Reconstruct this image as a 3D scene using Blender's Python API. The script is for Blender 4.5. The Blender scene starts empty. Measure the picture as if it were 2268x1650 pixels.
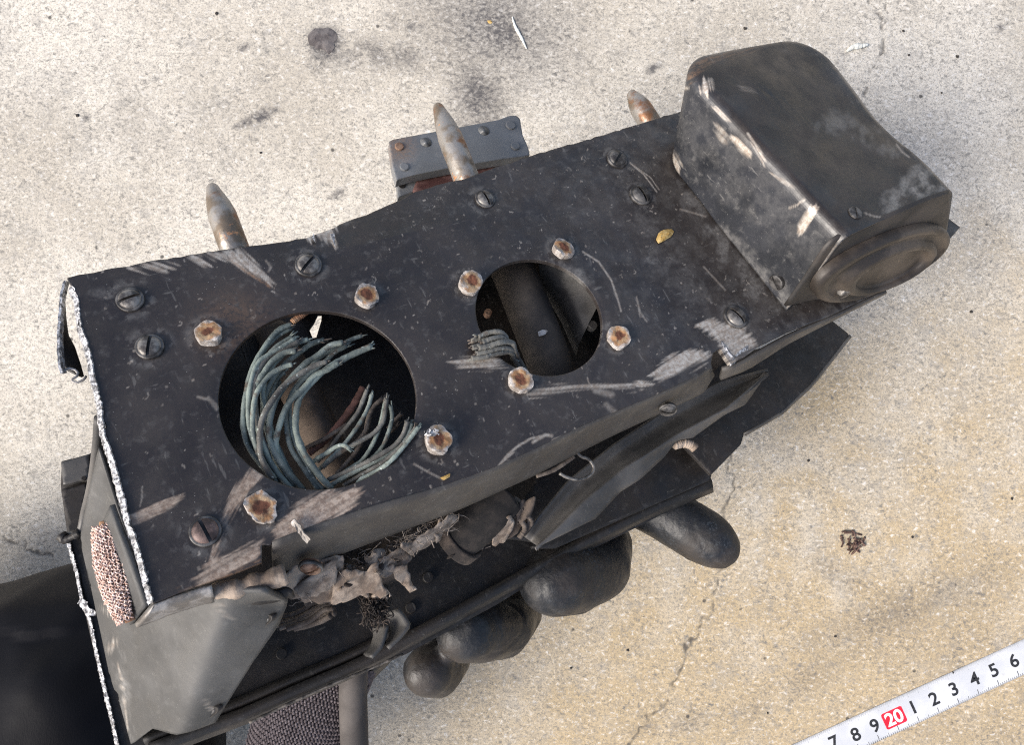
import bpy, bmesh, math, random
import numpy as np
from mathutils import Vector, Matrix

# ------------------------------------------------------------------ camera, sky, sun, exposure
scn = bpy.context.scene
COL = scn.collection
S = 0.01                      # everything below is reckoned in centimetres
CAMZ = 34.4                   # lens above the floor, cm
F = 1650.0                    # focal length in units of a 2268 x 1650 picture
cam_d = bpy.data.cameras.new('camera'); cam = bpy.data.objects.new('camera', cam_d); COL.objects.link(cam)
cam.location = (0, 0, CAMZ * S)
cam_d.sensor_fit = 'HORIZONTAL'; cam_d.sensor_width = 36.0; cam_d.lens = 36.0 * F / 2268.0
cam_d.clip_start = 0.005; cam_d.clip_end = 50
scn.camera = cam
scn.cycles.use_denoising = False; scn.cycles.filter_width = 1.15

SUN_EL, SUN_AZ = 44.0, 246.0          # azimuth clockwise from +Y
w = bpy.data.worlds.new('World'); scn.world = w; w.use_nodes = True
wn = w.node_tree; bgn = wn.nodes['Background']
sky = wn.nodes.new('ShaderNodeTexSky'); sky.sky_type = 'NISHITA'; sky.sun_disc = False
sky.sun_elevation = math.radians(SUN_EL); sky.sun_rotation = math.radians(SUN_AZ)
sky.air_density = 0.9; sky.dust_density = 3.4; sky.ozone_density = 0.18
wn.links.new(sky.outputs[0], bgn.inputs[0]); bgn.inputs[1].default_value = 0.13
sd = bpy.data.lights.new('sun', 'SUN'); sd.energy = 2.2; sd.angle = math.radians(30); sd.color = (1.0, 0.96, 0.90)
so = bpy.data.objects.new('sun', sd); COL.objects.link(so)
e_, a_ = math.radians(SUN_EL), math.radians(SUN_AZ)
sdir = Vector((math.sin(a_) * math.cos(e_), math.cos(a_) * math.cos(e_), math.sin(e_)))
so.rotation_euler = sdir.to_track_quat('Z', 'Y').to_euler()
vs = scn.view_settings; vs.view_transform = 'Standard'; vs.look = 'None'; vs.exposure = 0.82; vs.gamma = 1.0
vs.use_curve_mapping = False

random.seed(7); RNG = np.random.default_rng(11)

# ------------------------------------------------------------------ frames
def _rot(a, b, c):
    ca, sa, cb, sb, cc, sc = math.cos(a), math.sin(a), math.cos(b), math.sin(b), math.cos(c), math.sin(c)
    return (np.array([[1, 0, 0], [0, ca, -sa], [0, sa, ca]]) @ np.array([[cb, 0, sb], [0, 1, 0], [-sb, 0, cb]])
            @ np.array([[cc, -sc, 0], [sc, cc, 0], [0, 0, 1]]))
M = _rot(*[math.radians(v) for v in (-24.6, 15.0, 26.4)])   # the housing's tilt in the hand
O = np.array([0, 0, -18.0])                                  # its origin below the lens
NRM = M[:, 2]
def L(p, h=0.0):
    """point of the housing's own frame (cm) at height h over its face plate, seen at (x, y) of the photo"""
    d = np.array([(p[0] - 1134) / F, -(p[1] - 825) / F, -1.0])
    t = ((O + NRM * h) @ NRM) / (d @ NRM)
    return M.T @ (d * t - O)
def LL(pts, h=0.0): return [L(p, h) if len(p) == 2 else L(p[:2], p[2]) for p in pts]
def PX(V):
    W = np.asarray(V, float) @ M.T + O
    return np.c_[1134 - W[:, 0] / W[:, 2] * F, 825 + W[:, 1] / W[:, 2] * F]
def W(p, depth):
    """world point (cm, floor at z = 0) seen at (x, y), depth cm below the lens"""
    return np.array([(p[0] - 1134) / F * depth, -(p[1] - 825) / F * depth, CAMZ - depth])
def FL(p, z=0.0): return W(p, CAMZ - z)
def on_plane(px, p0, n):
    d = M.T @ np.array([(px[0] - 1134) / F, -(px[1] - 825) / F, -1.0]); o0 = M.T @ (-O)
    t = ((np.asarray(p0) - o0) @ n) / (d @ n); return o0 + d * t
def crop(ox, oy, s): return lambda pts: [(ox + s * p[0], oy + s * p[1]) + tuple(p[2:]) for p in pts]
c1 = crop(89.8, 538.8, .25405); c2 = crop(449.0, 628.6, .30843); c3 = crop(957.9, 508.9, .25396)
c4 = crop(1406.9, 59.9, .39913); z4 = crop(1646.4, 389.2, .2244); c5 = crop(0, 898, .45576)
c6 = crop(419.1, 987.9, .40136); c7 = crop(1017.8, 658.6, .39596); c8 = crop(778.3, 1077.7, .42236)
b1 = crop(808.2, 209.5, .18478); b2 = crop(419.1, 359.2, .18478); b3 = crop(1317.1, 179.6, .13199)
b5 = crop(1736.2, 1377.0, .23441); b6 = crop(598.7, 0, .29037)

# ------------------------------------------------------------------ object helpers
def empty(name, loc_cm, label, cat, rot=None):
    o = bpy.data.objects.new(name, None); COL.objects.link(o)
    m = Matrix.Translation(Vector(loc_cm) * S)
    if rot is not None: m = m @ Matrix([list(r) for r in rot]).to_4x4()
    o.matrix_world = m; o.empty_display_size = 0.01
    o['label'] = label; o['category'] = cat
    return o
def mk(name, verts, faces, mat, parent=None, smooth=True, attrs=None, label=None, cat=None, group=None, kind=None, loc=None):
    me = bpy.data.meshes.new(name)
    V = np.asarray(verts, float)
    if loc is not None: V = V - np.asarray(loc)
    me.from_pydata((V * S).tolist(), [], faces if isinstance(faces, list) else faces.tolist())
    if smooth: me.polygons.foreach_set('use_smooth', np.ones(len(me.polygons), bool))
    for k, v in (attrs or {}).items():
        a = me.attributes.new(k, 'FLOAT', 'POINT'); a.data.foreach_set('value', np.asarray(v, np.float32))
    me.update(); me.validate()
    if mat: me.materials.append(mat)
    o = bpy.data.objects.new(name, me); COL.objects.link(o)
    if loc is not None: o.location = Vector(loc) * S
    if parent: o.parent = parent
    if label: o['label'] = label
    if cat: o['category'] = cat
    if group: o['group'] = group
    if kind: o['kind'] = kind
    return o
def solid(o, t, offset=-1.0):
    m = o.modifiers.new('thickness', 'SOLIDIFY'); m.thickness = t * S; m.offset = offset
    return o
def bevel(o, wd, seg=2, ang=35):
    m = o.modifiers.new('bevel', 'BEVEL'); m.width = wd * S; m.segments = seg; m.limit_method = 'ANGLE'
    m.angle_limit = math.radians(ang); return o
def merge(*parts):
    V, Fc, n = [], [], 0
    for v, f in parts:
        V += [tuple(p) for p in v]; Fc += [tuple(i + n for i in q) for q in f]; n += len(v)
    return V, Fc

def catmull(P, n):
    P = np.asarray(P, float)
    if len(P) == 2: return np.linspace(P[0], P[1], n)
    Q = np.vstack([2 * P[0] - P[1], P, 2 * P[-1] - P[-2]])
    t = np.linspace(0, len(P) - 1, n); i = np.minimum(t.astype(int), len(P) - 2); u = (t - i)[:, None]
    a, b, c, d = Q[i], Q[i + 1], Q[i + 2], Q[i + 3]
    return .5 * (2 * b + (c - a) * u + (2 * a - 5 * b + 4 * c - d) * u ** 2 + (3 * b - a - 3 * c + d) * u ** 3)
def resample(P, n, closed=False):
    P = np.asarray(P, float)
    if closed: P = np.vstack([P, P[:1]])
    s = np.r_[0, np.cumsum(np.linalg.norm(np.diff(P, axis=0), axis=1))]
    t = np.linspace(0, s[-1], n, endpoint=not closed)
    return np.c_[tuple(np.interp(t, s, P[:, k]) for k in range(P.shape[1]))]
def tube(path, r, sides=8, cap=True, sq=1.0):
    P = np.asarray(path, float); n = len(P); r = np.broadcast_to(np.asarray(r, float), (n,))
    T = np.gradient(P, axis=0); T /= np.linalg.norm(T, axis=1)[:, None] + 1e-9
    u = np.cross(T[0], [0.13, 0.31, 0.94]); u /= np.linalg.norm(u)
    V = []
    for i in range(n):
        u = u - T[i] * (u @ T[i]); u /= np.linalg.norm(u); v = np.cross(T[i], u)
        for k in range(sides):
            a = 2 * math.pi * k / sides
            V.append(P[i] + r[i] * (math.cos(a) * u + sq * math.sin(a) * v))
    Fc = [(i * sides + k, i * sides + (k + 1) % sides, (i + 1) * sides + (k + 1) % sides, (i + 1) * sides + k)
          for i in range(n - 1) for k in range(sides)]
    if cap: Fc += [tuple(range(sides))[::-1], tuple((n - 1) * sides + k for k in range(sides))]
    return V, Fc
def lathe(A, B, prof, sides=20):
    """prof: (t along A->B in 0..1, radius)"""
    A, B = np.asarray(A, float), np.asarray(B, float)
    T = (B - A) / np.linalg.norm(B - A); u = np.cross(T, [.3, .9, .2]); u /= np.linalg.norm(u); v = np.cross(T, u)
    V = []
    for t, r in prof:
        for k in range(sides):
            a = 2 * math.pi * k / sides; V.append(A + (B - A) * t + r * (math.cos(a) * u + math.sin(a) * v))
    n = len(prof)
    Fc = [(i * sides + k, i * sides + (k + 1) % sides, (i + 1) * sides + (k + 1) % sides, (i + 1) * sides + k)
          for i in range(n - 1) for k in range(sides)]
    Fc += [tuple(range(sides))[::-1], tuple((n - 1) * sides + k for k in range(sides))]
    return V, Fc
def loft(rows, n=24, m=8, curve=True, wob=0.0):
    """sheet through rows of 3-D points (each resampled to n, then m steps between the first and last row)"""
    R = [resample(r, n) for r in rows]
    A = np.array(R)
    cols = np.array([(catmull if curve and len(R) > 2 else (lambda p, k: resample(p, k)))(A[:, j], m) for j in range(n)])
    V = cols.reshape(-1, 3)
    if wob: V = V + RNG.normal(0, wob, V.shape)
    Fc = [(j * m + i, (j + 1) * m + i, (j + 1) * m + i + 1, j * m + i + 1) for j in range(n - 1) for i in range(m - 1)]
    return V, Fc
def rings(loops, n=48, closecap=True):
    """loft nested closed loops of 3-D points"""
    R = [resample(l, n, True) for l in loops]
    V = np.vstack(R); k = len(R)
    Fc = [(i * n + j, i * n + (j + 1) % n, (i + 1) * n + (j + 1) % n, (i + 1) * n + j) for i in range(k - 1) for j in range(n)]
    if closecap: Fc.append(tuple((k - 1) * n + j for j in range(n)))
    return V, Fc

def vnoise(x, y, seed=0):
    x = np.asarray(x, float); y = np.asarray(y, float)
    def hsh(i, j):
        h = np.sin(i * 127.1 + j * 311.7 + seed * 74.7) * 43758.5453
        return h - np.floor(h)
    i, j = np.floor(x), np.floor(y); fx, fy = x - i, y - j
    fx = fx * fx * (3 - 2 * fx); fy = fy * fy * (3 - 2 * fy)
    return (hsh(i, j) * (1 - fx) + hsh(i + 1, j) * fx) * (1 - fy) + (hsh(i, j + 1) * (1 - fx) + hsh(i + 1, j + 1) * fx) * fy
def fbm(x, y, seed=0, o=4):
    s, a, t = 0, .5, 0
    for k in range(o):
        s = s + a * vnoise(x * 2 ** k, y * 2 ** k, seed + k); t += a; a *= .55
    return s / t
def polysdf(X, Y, poly, closed=True):
    """distance to the polyline and (if closed) negative inside"""
    P = np.asarray(poly, float); Q = np.roll(P, -1, 0)
    if not closed: P, Q = P[:-1], Q[:-1]
    D = np.full(X.shape, 1e9); CX = np.zeros(X.shape); CY = np.zeros(X.shape); ins = np.zeros(X.shape, bool)
    for (x0, y0), (x1, y1) in zip(P[:, :2], Q[:, :2]):
        dx, dy = x1 - x0, y1 - y0
        t = np.clip(((X - x0) * dx + (Y - y0) * dy) / (dx * dx + dy * dy + 1e-12), 0, 1)
        cx, cy = x0 + t * dx, y0 + t * dy; d = np.hypot(X - cx, Y - cy); m = d < D
        D = np.where(m, d, D); CX = np.where(m, cx, CX); CY = np.where(m, cy, CY)
        if closed and y0 != y1:
            c = ((y0 > Y) != (y1 > Y)) & (X < dx * (Y - y0) / (dy if dy else 1e-12) + x0); ins ^= c
    return (np.where(ins, -D, D) if closed else D), CX, CY
def jag(P, amp, step, closed=True, seed=3):
    """split an outline into short edges and roughen it"""
    P = np.asarray(P, float); rs = np.random.default_rng(seed)
    Q = np.vstack([P, P[:1]]) if closed else P
    out = []
    for a, b in zip(Q[:-1], Q[1:]):
        n = max(1, int(np.linalg.norm(b - a) / step))
        for k in range(n):
            p = a + (b - a) * k / n
            out.append(p + (rs.normal(0, amp, p.shape) if k else 0))
    if not closed: out.append(Q[-1])
    return np.array(out)
def sheet(name, outline, holes, hfun, step, thick, mat, parent, attrfun=None, wear=None, **kw):
    """plate in the housing's frame: grid clipped and snapped to its outline, with edge walls and an underside"""
    out = np.asarray(outline)[:, :2]
    lo, hi = out.min(0) - step, out.max(0) + step
    nx, ny = int((hi[0] - lo[0]) / step) + 2, int((hi[1] - lo[1]) / step) + 2
    gx = lo[0] + step * np.arange(nx); gy = lo[1] + step * np.arange(ny)
    X, Y = np.meshgrid(gx, gy, indexing='ij')
    D, CX, CY = polysdf(X, Y, out)
    for h in holes:
        d, cx, cy = polysdf(X, Y, np.asarray(h)[:, :2]); d = -d
        m = np.abs(d) < np.abs(D); CX = np.where(m, cx, CX); CY = np.where(m, cy, CY); D = np.maximum(D, d)
    keep = D < step * .5
    cell = keep[:-1, :-1] & keep[1:, :-1] & keep[1:, 1:] & keep[:-1, 1:]
    idx = np.arange(nx * ny).reshape(nx, ny)
    q = np.stack([idx[:-1, :-1], idx[1:, :-1], idx[1:, 1:], idx[:-1, 1:]], -1)[cell]
    cnt = np.zeros((nx, ny), int)
    for sl in ((slice(0, -1), slice(0, -1)), (slice(1, None), slice(0, -1)), (slice(1, None), slice(1, None)), (slice(0, -1), slice(1, None))):
        cnt[sl] += cell
    bnd = (cnt > 0) & (cnt < 4)
    near = bnd & (np.abs(D) < step * 1.5)
    X = np.where(near, CX, X); Y = np.where(near, CY, Y)
    used = np.unique(q); remap = -np.ones(nx * ny, int); remap[used] = np.arange(len(used)); q = remap[q]
    x, y = X.ravel()[used], Y.ravel()[used]; z = hfun(x, y)
    V = np.c_[x, y, z]; n = len(V)
    e = np.concatenate([q[:, [0, 1]], q[:, [1, 2]], q[:, [2, 3]], q[:, [3, 0]]])
    key = np.sort(e, 1); _, inv, c = np.unique(key, axis=0, return_inverse=True, return_counts=True)
    be = e[c[inv.ravel()] == 1]
    bv = np.unique(be); bm_ = -np.ones(n, int); bm_[bv] = n + np.arange(len(bv))
    V2 = V[bv].copy(); V2[:, 2] -= thick
    wall = np.c_[be[:, 1], be[:, 0], bm_[be[:, 0]], bm_[be[:, 1]]]
    attrs = {}
    if attrfun:
        for k, v in attrfun(x, y, z).items(): attrs[k] = np.r_[v, v[bv]]
    if wear is not None: attrs['edge'] = np.r_[np.zeros(n), np.ones(len(bv))]
    o = mk(name, np.vstack([V, V2]), q.tolist() + wall.tolist(), mat, parent, smooth=False, attrs=attrs, **kw)
    me = o.data; sm = np.zeros(len(me.polygons), bool); sm[:len(q)] = True
    me.polygons.foreach_set('use_smooth', sm)
    return o
def flat(h): return lambda x, y: np.full(x.shape, float(h))
def through(pts):
    """plane (least squares) through 3-D points as a height function"""
    A = np.asarray(pts); c, *_ = np.linalg.lstsq(np.c_[A[:, :2], np.ones(len(A))], A[:, 2], rcond=None)
    return lambda x, y: c[0] * x + c[1] * y + c[2]

# ------------------------------------------------------------------ materials
class NT:
    def __init__(s, name):
        s.m = bpy.data.materials.new(name); s.m.use_nodes = True; s.t = s.m.node_tree; s.b = s.t.nodes['Principled BSDF']
        s.co = s.t.nodes.new('ShaderNodeTexCoord').outputs['Object']
    def n(s, ty, **kw):
        nd = s.t.nodes.new(ty)
        for k, v in kw.items(): setattr(nd, k, v)
        return nd
    def put(s, sock, v):
        if hasattr(v, 'node'): s.t.links.new(v, sock)
        elif isinstance(v, tuple) and len(v) == 3 and sock.type == 'RGBA': sock.default_value = (*v, 1)
        else: sock.default_value = v
    def noise(s, scale, detail=4, rough=.55, stretch=None, rot=0, off=0, dist=0):
        nd = s.n('ShaderNodeTexNoise'); nd.inputs['Scale'].default_value = scale; nd.inputs['Detail'].default_value = detail
        nd.inputs['Roughness'].default_value = rough; nd.inputs['Distortion'].default_value = dist
        mp = s.n('ShaderNodeMapping'); mp.inputs['Scale'].default_value = stretch or (1, 1, 1)
        mp.inputs['Rotation'].default_value = (0, 0, rot); mp.inputs['Location'].default_value = (off, off * .7, off * .3)
        s.t.links.new(s.co, mp.inputs[0]); s.t.links.new(mp.outputs[0], nd.inputs['Vector'])
        return nd.outputs[0]
    def vor(s, scale, feature='F1', out=0, rnd=1.0):
        nd = s.n('ShaderNodeTexVoronoi', feature=feature); nd.inputs['Scale'].default_value = scale
        nd.inputs['Randomness'].default_value = rnd
        s.t.links.new(s.co, nd.inputs['Vector']); return nd.outputs[out]
    def ramp(s, v, a, b, lo=0.0, hi=1.0, smooth=True):
        nd = s.n('ShaderNodeMapRange', interpolation_type='SMOOTHSTEP' if smooth else 'LINEAR')
        s.put(nd.inputs[0], v); nd.inputs[1].default_value = a; nd.inputs[2].default_value = b
        nd.inputs[3].default_value = lo; nd.inputs[4].default_value = hi; return nd.outputs[0]
    def mix(s, f, a, b):
        nd = s.n('ShaderNodeMix', data_type='RGBA'); s.put(nd.inputs[0], f); s.put(nd.inputs[6], a); s.put(nd.inputs[7], b)
        return nd.outputs[2]
    def math(s, op, a, b=0.0):
        nd = s.n('ShaderNodeMath', operation=op); s.put(nd.inputs[0], a); s.put(nd.inputs[1], b); nd.use_clamp = False; return nd.outputs[0]
    def attr(s, name): return s.n('ShaderNodeAttribute', attribute_name=name).outputs['Fac']
    def bump(s, h, st, dist=.0005):
        nd = s.n('ShaderNodeBump'); nd.inputs['Strength'].default_value = st; nd.inputs['Distance'].default_value = dist
        s.put(nd.inputs['Height'], h); s.t.links.new(nd.outputs[0], s.b.inputs['Normal'])
    def done(s, col, rough=.6, metal=0.0, spec=.5):
        s.put(s.b.inputs['Base Color'], col); s.put(s.b.inputs['Roughness'], rough); s.put(s.b.inputs['Metallic'], metal)
        s.b.inputs['Specular IOR Level'].default_value = spec; return s.m

def m_black(name, c0, c1, speck=1.0, rough=.5, attrs=False, dustc=(.26, .25, .235)):
    k = NT(name)
    col = k.mix(k.ramp(k.noise(45, 5), .38, .64), c0, c1)
    col = k.mix(k.math('MULTIPLY', k.ramp(k.noise(420, 4, .65), .52, .78), .24 * speck), col, dustc)
    fib = k.ramp(k.noise(900, 2, .5, stretch=(1, .22, 1), rot=.7), .66, .76)
    fib2 = k.ramp(k.noise(900, 2, .5, stretch=(.2, 1, 1), rot=.4, off=3), .68, .78)
    col = k.mix(k.math('MULTIPLY', k.math('MAXIMUM', fib, fib2), .26 * speck), col, (.30, .29, .27))
    sp = k.math('MULTIPLY', k.ramp(k.vor(1050), .13, .05), k.ramp(k.noise(150, 2), .52, .62))
    col = k.mix(k.math('MULTIPLY', sp, .55 * speck), col, (.55, .54, .5))
    rg = k.ramp(k.noise(160, 4), .3, .7, rough - .1, rough + .16); mt = 0.0
    if attrs:
        bare, dust, rust = k.attr('bare'), k.attr('dust'), k.attr('rust')
        gr = k.noise(1000, 4, .65)
        col = k.mix(k.math('MULTIPLY', k.attr('film'), .85), col, k.mix(k.ramp(k.noise(110, 5), .35, .65), (.017, .013, .0105), (.036, .028, .022)))
        col = k.mix(k.math('MULTIPLY', dust, k.ramp(gr, .25, .7, .35, 1.0)), col, dustc)
        mc = k.mix(k.ramp(gr, .35, .65), (.40, .33, .265), (.62, .57, .50))
        col = k.mix(bare, col, mc); col = k.mix(k.attr('tanbare'), col, k.mix(k.ramp(gr, .35, .65), (.27, .195, .145), (.48, .385, .305))); col = k.mix(k.math('MULTIPLY', rust, k.ramp(gr, .3, .6)), col, (.30, .17, .09))
        mt = k.math('MULTIPLY', bare, .25)
    k.bump(k.noise(700, 4, .6), .22, .0003)
    return k.done(col, rg, mt, .5)
M_PLATE = m_black('black_painted_plate', (.0225, .0185, .0175), (.039, .0325, .0295), attrs=True, speck=.8, rough=.38)
M_BOX = m_black('black_cover_paint', (.015, .0165, .020), (.032, .034, .040), attrs=True, speck=1.1, rough=.36)
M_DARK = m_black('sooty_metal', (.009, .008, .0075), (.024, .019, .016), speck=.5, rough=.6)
M_FLANGE = m_black('flange_paint', (.040, .036, .033), (.075, .068, .06), speck=.6, rough=.6)
M_GREY = m_black('grey_painted_sheet', (.040, .039, .0365), (.080, .079, .076), speck=.35, rough=.55, attrs=True, dustc=(.4, .39, .37))
M_BLADE = m_black('dark_grey_channel', (.042, .041, .040), (.105, .098, .09), speck=.4, rough=.5)
M_BRKT = m_black('grey_bracket_metal', (.13, .135, .14), (.22, .225, .23), speck=.4, rough=.45, attrs=True, dustc=(.4, .39, .37))

def m_simple(name, c0, c1, sc, rough=.6, metal=0.0, bump=.3, bs=400, spec=.5, lo=.4, hi=.62):
    k = NT(name); col = k.mix(k.ramp(k.noise(sc, 5, .6), lo, hi), c0, c1); k.bump(k.noise(bs, 4, .6), bump, .0004)
    return k.done(col, rough, metal, spec)
M_RAW = m_simple('raw_torn_aluminium', (.10, .10, .104), (.56, .56, .57), 1100, .4, .3, .8, 900)
M_TUBE = m_simple('brown_dusty_tube', (.030, .025, .021), (.065, .053, .042), 90, .75)
M_DUCT = m_simple('brown_painted_tube', (.07, .05, .036), (.15, .11, .082), 90, .75)
M_SCREW = m_simple('worn_screw_steel', (.055, .05, .047), (.24, .225, .205), 260, .42, .35, .3, 700)
M_SCREWB = m_simple('blackened_screw', (.025, .023, .022), (.12, .115, .11), 240, .5, .2, .3, 700)
M_SCREWR = m_simple('brown_stained_screw', (.045, .03, .026), (.17, .115, .10), 240, .55, .15, .3, 700)
M_RUSTY = m_simple('rusty_screw_metal', (.12, .06, .035), (.3, .19, .13), 300, .75, .1)
M_SLOT = m_simple('grimy_slot', (.006, .005, .005), (.02, .016, .014), 300, .9)
M_PIN = None
def pinmat():
    k = NT('tarnished_pin_metal')
    g = k.mix(k.ramp(k.noise(150, 4), .42, .6), (.31, .29, .265), (.17, .135, .10))
    g = k.mix(k.ramp(k.noise(120, 5, .6, off=5), .52, .66), g, (.22, .105, .05))
    g = k.mix(k.ramp(k.noise(220, 4, .6, off=9), .64, .7), g, (.55, .28, .14))
    k.bump(k.noise(600, 4), .35, .0004); return k.done(g, k.ramp(k.noise(300, 3), .3, .7, .3, .6), .45)
M_PIN = pinmat()
def wiremat(name, c0, c1):
    k = NT(name)
    g = k.mix(k.ramp(k.noise(110, 4), .38, .62), c0, c1)
    g = k.mix(k.ramp(k.noise(260, 4, off=4), .56, .72), g, (.10, .075, .055))
    g = k.mix(k.ramp(k.noise(1300, 3), .62, .72), g, (.36, .40, .37))
    k.bump(k.noise(1500, 3), .5, .0003); return k.done(g, .8)
M_WIRE = wiremat('verdigris_wire', (.105, .125, .115), (.27, .315, .275))
M_WIRE2 = wiremat('dark_verdigris_wire', (.07, .085, .078), (.21, .24, .215))
M_WIRE3 = wiremat('browned_wire', (.060, .056, .050), (.17, .165, .145))
M_WIREB = m_simple('brown_wire', (.07, .055, .045), (.16, .13, .105), 200, .85)
M_COPPER_END = m_simple('bare_conductor', (.30, .15, .08), (.42, .25, .14), 300, .6, .3)
M_COPPER = m_simple('copper_braid', (.52, .34, .27), (.88, .70, .62), 1500, .55, .25, .8, 1200)
M_CLOTH = m_simple('torn_brown_tape', (.15, .112, .085), (.40, .32, .25), 160, .9, 0, .7, 500)
M_CLOTH2 = m_simple('charred_wrapping', (.02, .016, .014), (.085, .065, .052), 160, .9, 0, .7, 500)
M_RIDGE = m_simple('worn_ridge', (.03, .026, .022), (.16, .14, .12), 500, .7)
M_RIM = m_simple('rubbed_lip_metal', (.16, .145, .13), (.36, .34, .32), 200, .5, .3)
def rivetmat():
    k = NT('sheared_rivet'); r = k.attr('rad')
    rn = k.math('ADD', r, k.ramp(k.noise(400, 4), .2, .8, -.22, .22))
    pale = k.mix(k.ramp(k.noise(700, 4), .4, .6), (.26, .225, .195), (.50, .465, .43))
    tan = k.mix(k.ramp(k.noise(500, 3), .4, .6), (.36, .19, .085), (.42, .29, .17))
    col = k.mix(k.ramp(rn, .62, .9), tan, pale); col = k.mix(k.ramp(rn, .56, .36), col, (.14, .052, .026))
    k.bump(k.noise(900, 4), .6, .0004); return k.done(col, .7, .1)
M_RIVET = rivetmat()
def glovemat():
    k = NT('black_coated_glove')
    col = k.mix(k.ramp(k.noise(60, 5), .4, .65), (.0095, .0105, .0125), (.030, .0235, .019))
    col = k.mix(k.math('MULTIPLY', k.ramp(k.noise(650, 4, .7), .54, .78), .3), col, (.09, .10, .115))
    col = k.mix(k.math('MULTIPLY', k.math('MULTIPLY', k.ramp(k.noise(70, 4, off=7), .54, .72), k.ramp(k.noise(1400, 3, .6), .5, .62)), .4), col, (.16, .18, .20))
    k.bump(k.math('ADD', k.noise(900, 4, .65), k.math('MULTIPLY', k.vor(500), .6)), .45, .0004)
    return k.done(col, k.ramp(k.noise(120, 4), .35, .65, .42, .62))
M_GLOVE = glovemat()
def knitmat():
    k = NT('grey_purple_knit')
    col = k.mix(k.ramp(k.noise(900, 3), .35, .65), (.075, .062, .066), (.16, .138, .145))
    k.bump(k.noise(1800, 3), .6, .0004); return k.done(col, .95, 0, .2)
M_KNIT = knitmat()
def satin():
    k = NT('dark_navy_fabric')
    col = k.mix(k.ramp(k.noise(20, 3), .35, .65), (.004, .004, .005), (.009, .009, .011))
    k.bump(k.noise(2500, 2, stretch=(1, .3, 1)), .25, .0002); return k.done(col, .55, 0, .10)
M_SATIN = satin()
def floormat():
    k = NT('speckled_concrete')
    base = k.mix(k.ramp(k.noise(11, 5, .6), .36, .64), (.46, .42, .352), (.60, .56, .485))
    base = k.mix(k.attr('tan'), base, (.45, .352, .215))  # tan tint carries the painted warm light and shadow
    g1 = k.noise(430, 5, .74, stretch=(1, 1.35, 1), rot=.5, dist=.6); g2 = k.noise(1150, 3, .6, off=3); big = k.noise(180, 4, .6, off=8)
    blot = k.ramp(k.noise(75, 5, .65, off=6), .34, .62, .35, 1.0)
    col = k.mix(k.math('MULTIPLY', k.ramp(g1, .52, .31), blot), base, (.15, .145, .135))
    col = k.mix(k.math('MULTIPLY', k.ramp(k.noise(48, 5, .7, off=12), .54, .70), .30), col, (.26, .25, .23))
    col = k.mix(k.math('MULTIPLY', k.ramp(g2, .50, .36), .6), col, (.19, .182, .168))
    col = k.mix(k.math('MULTIPLY', k.ramp(g1, .54, .68), .7), col, (.72, .705, .67))
    col = k.mix(k.math('MULTIPLY', k.ramp(big, .50, .70), .34), col, (.25, .24, .225))
    pit = k.math('MULTIPLY', k.ramp(k.vor(130), .16, .07), k.ramp(k.noise(90, 2, off=2), .56, .63))
    col = k.mix(k.math('MULTIPLY', pit, .85), col, (.05, .048, .045))
    st = k.attr('stain_shade'); stn = k.math('MULTIPLY', st, k.ramp(g1, .68, .34, .55, 1.1))
    stn = k.math('MINIMUM', stn, .95)
    col = k.mix(stn, col, (.075, .072, .075))
    col = k.mix(k.attr('crack'), col, (.07, .065, .058))
    k.bump(k.math('ADD', g1, k.math('MULTIPLY', g2, .5)), .28, .0006)
    return k.done(col, .85, 0, .3)
M_FLOOR = floormat()

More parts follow.
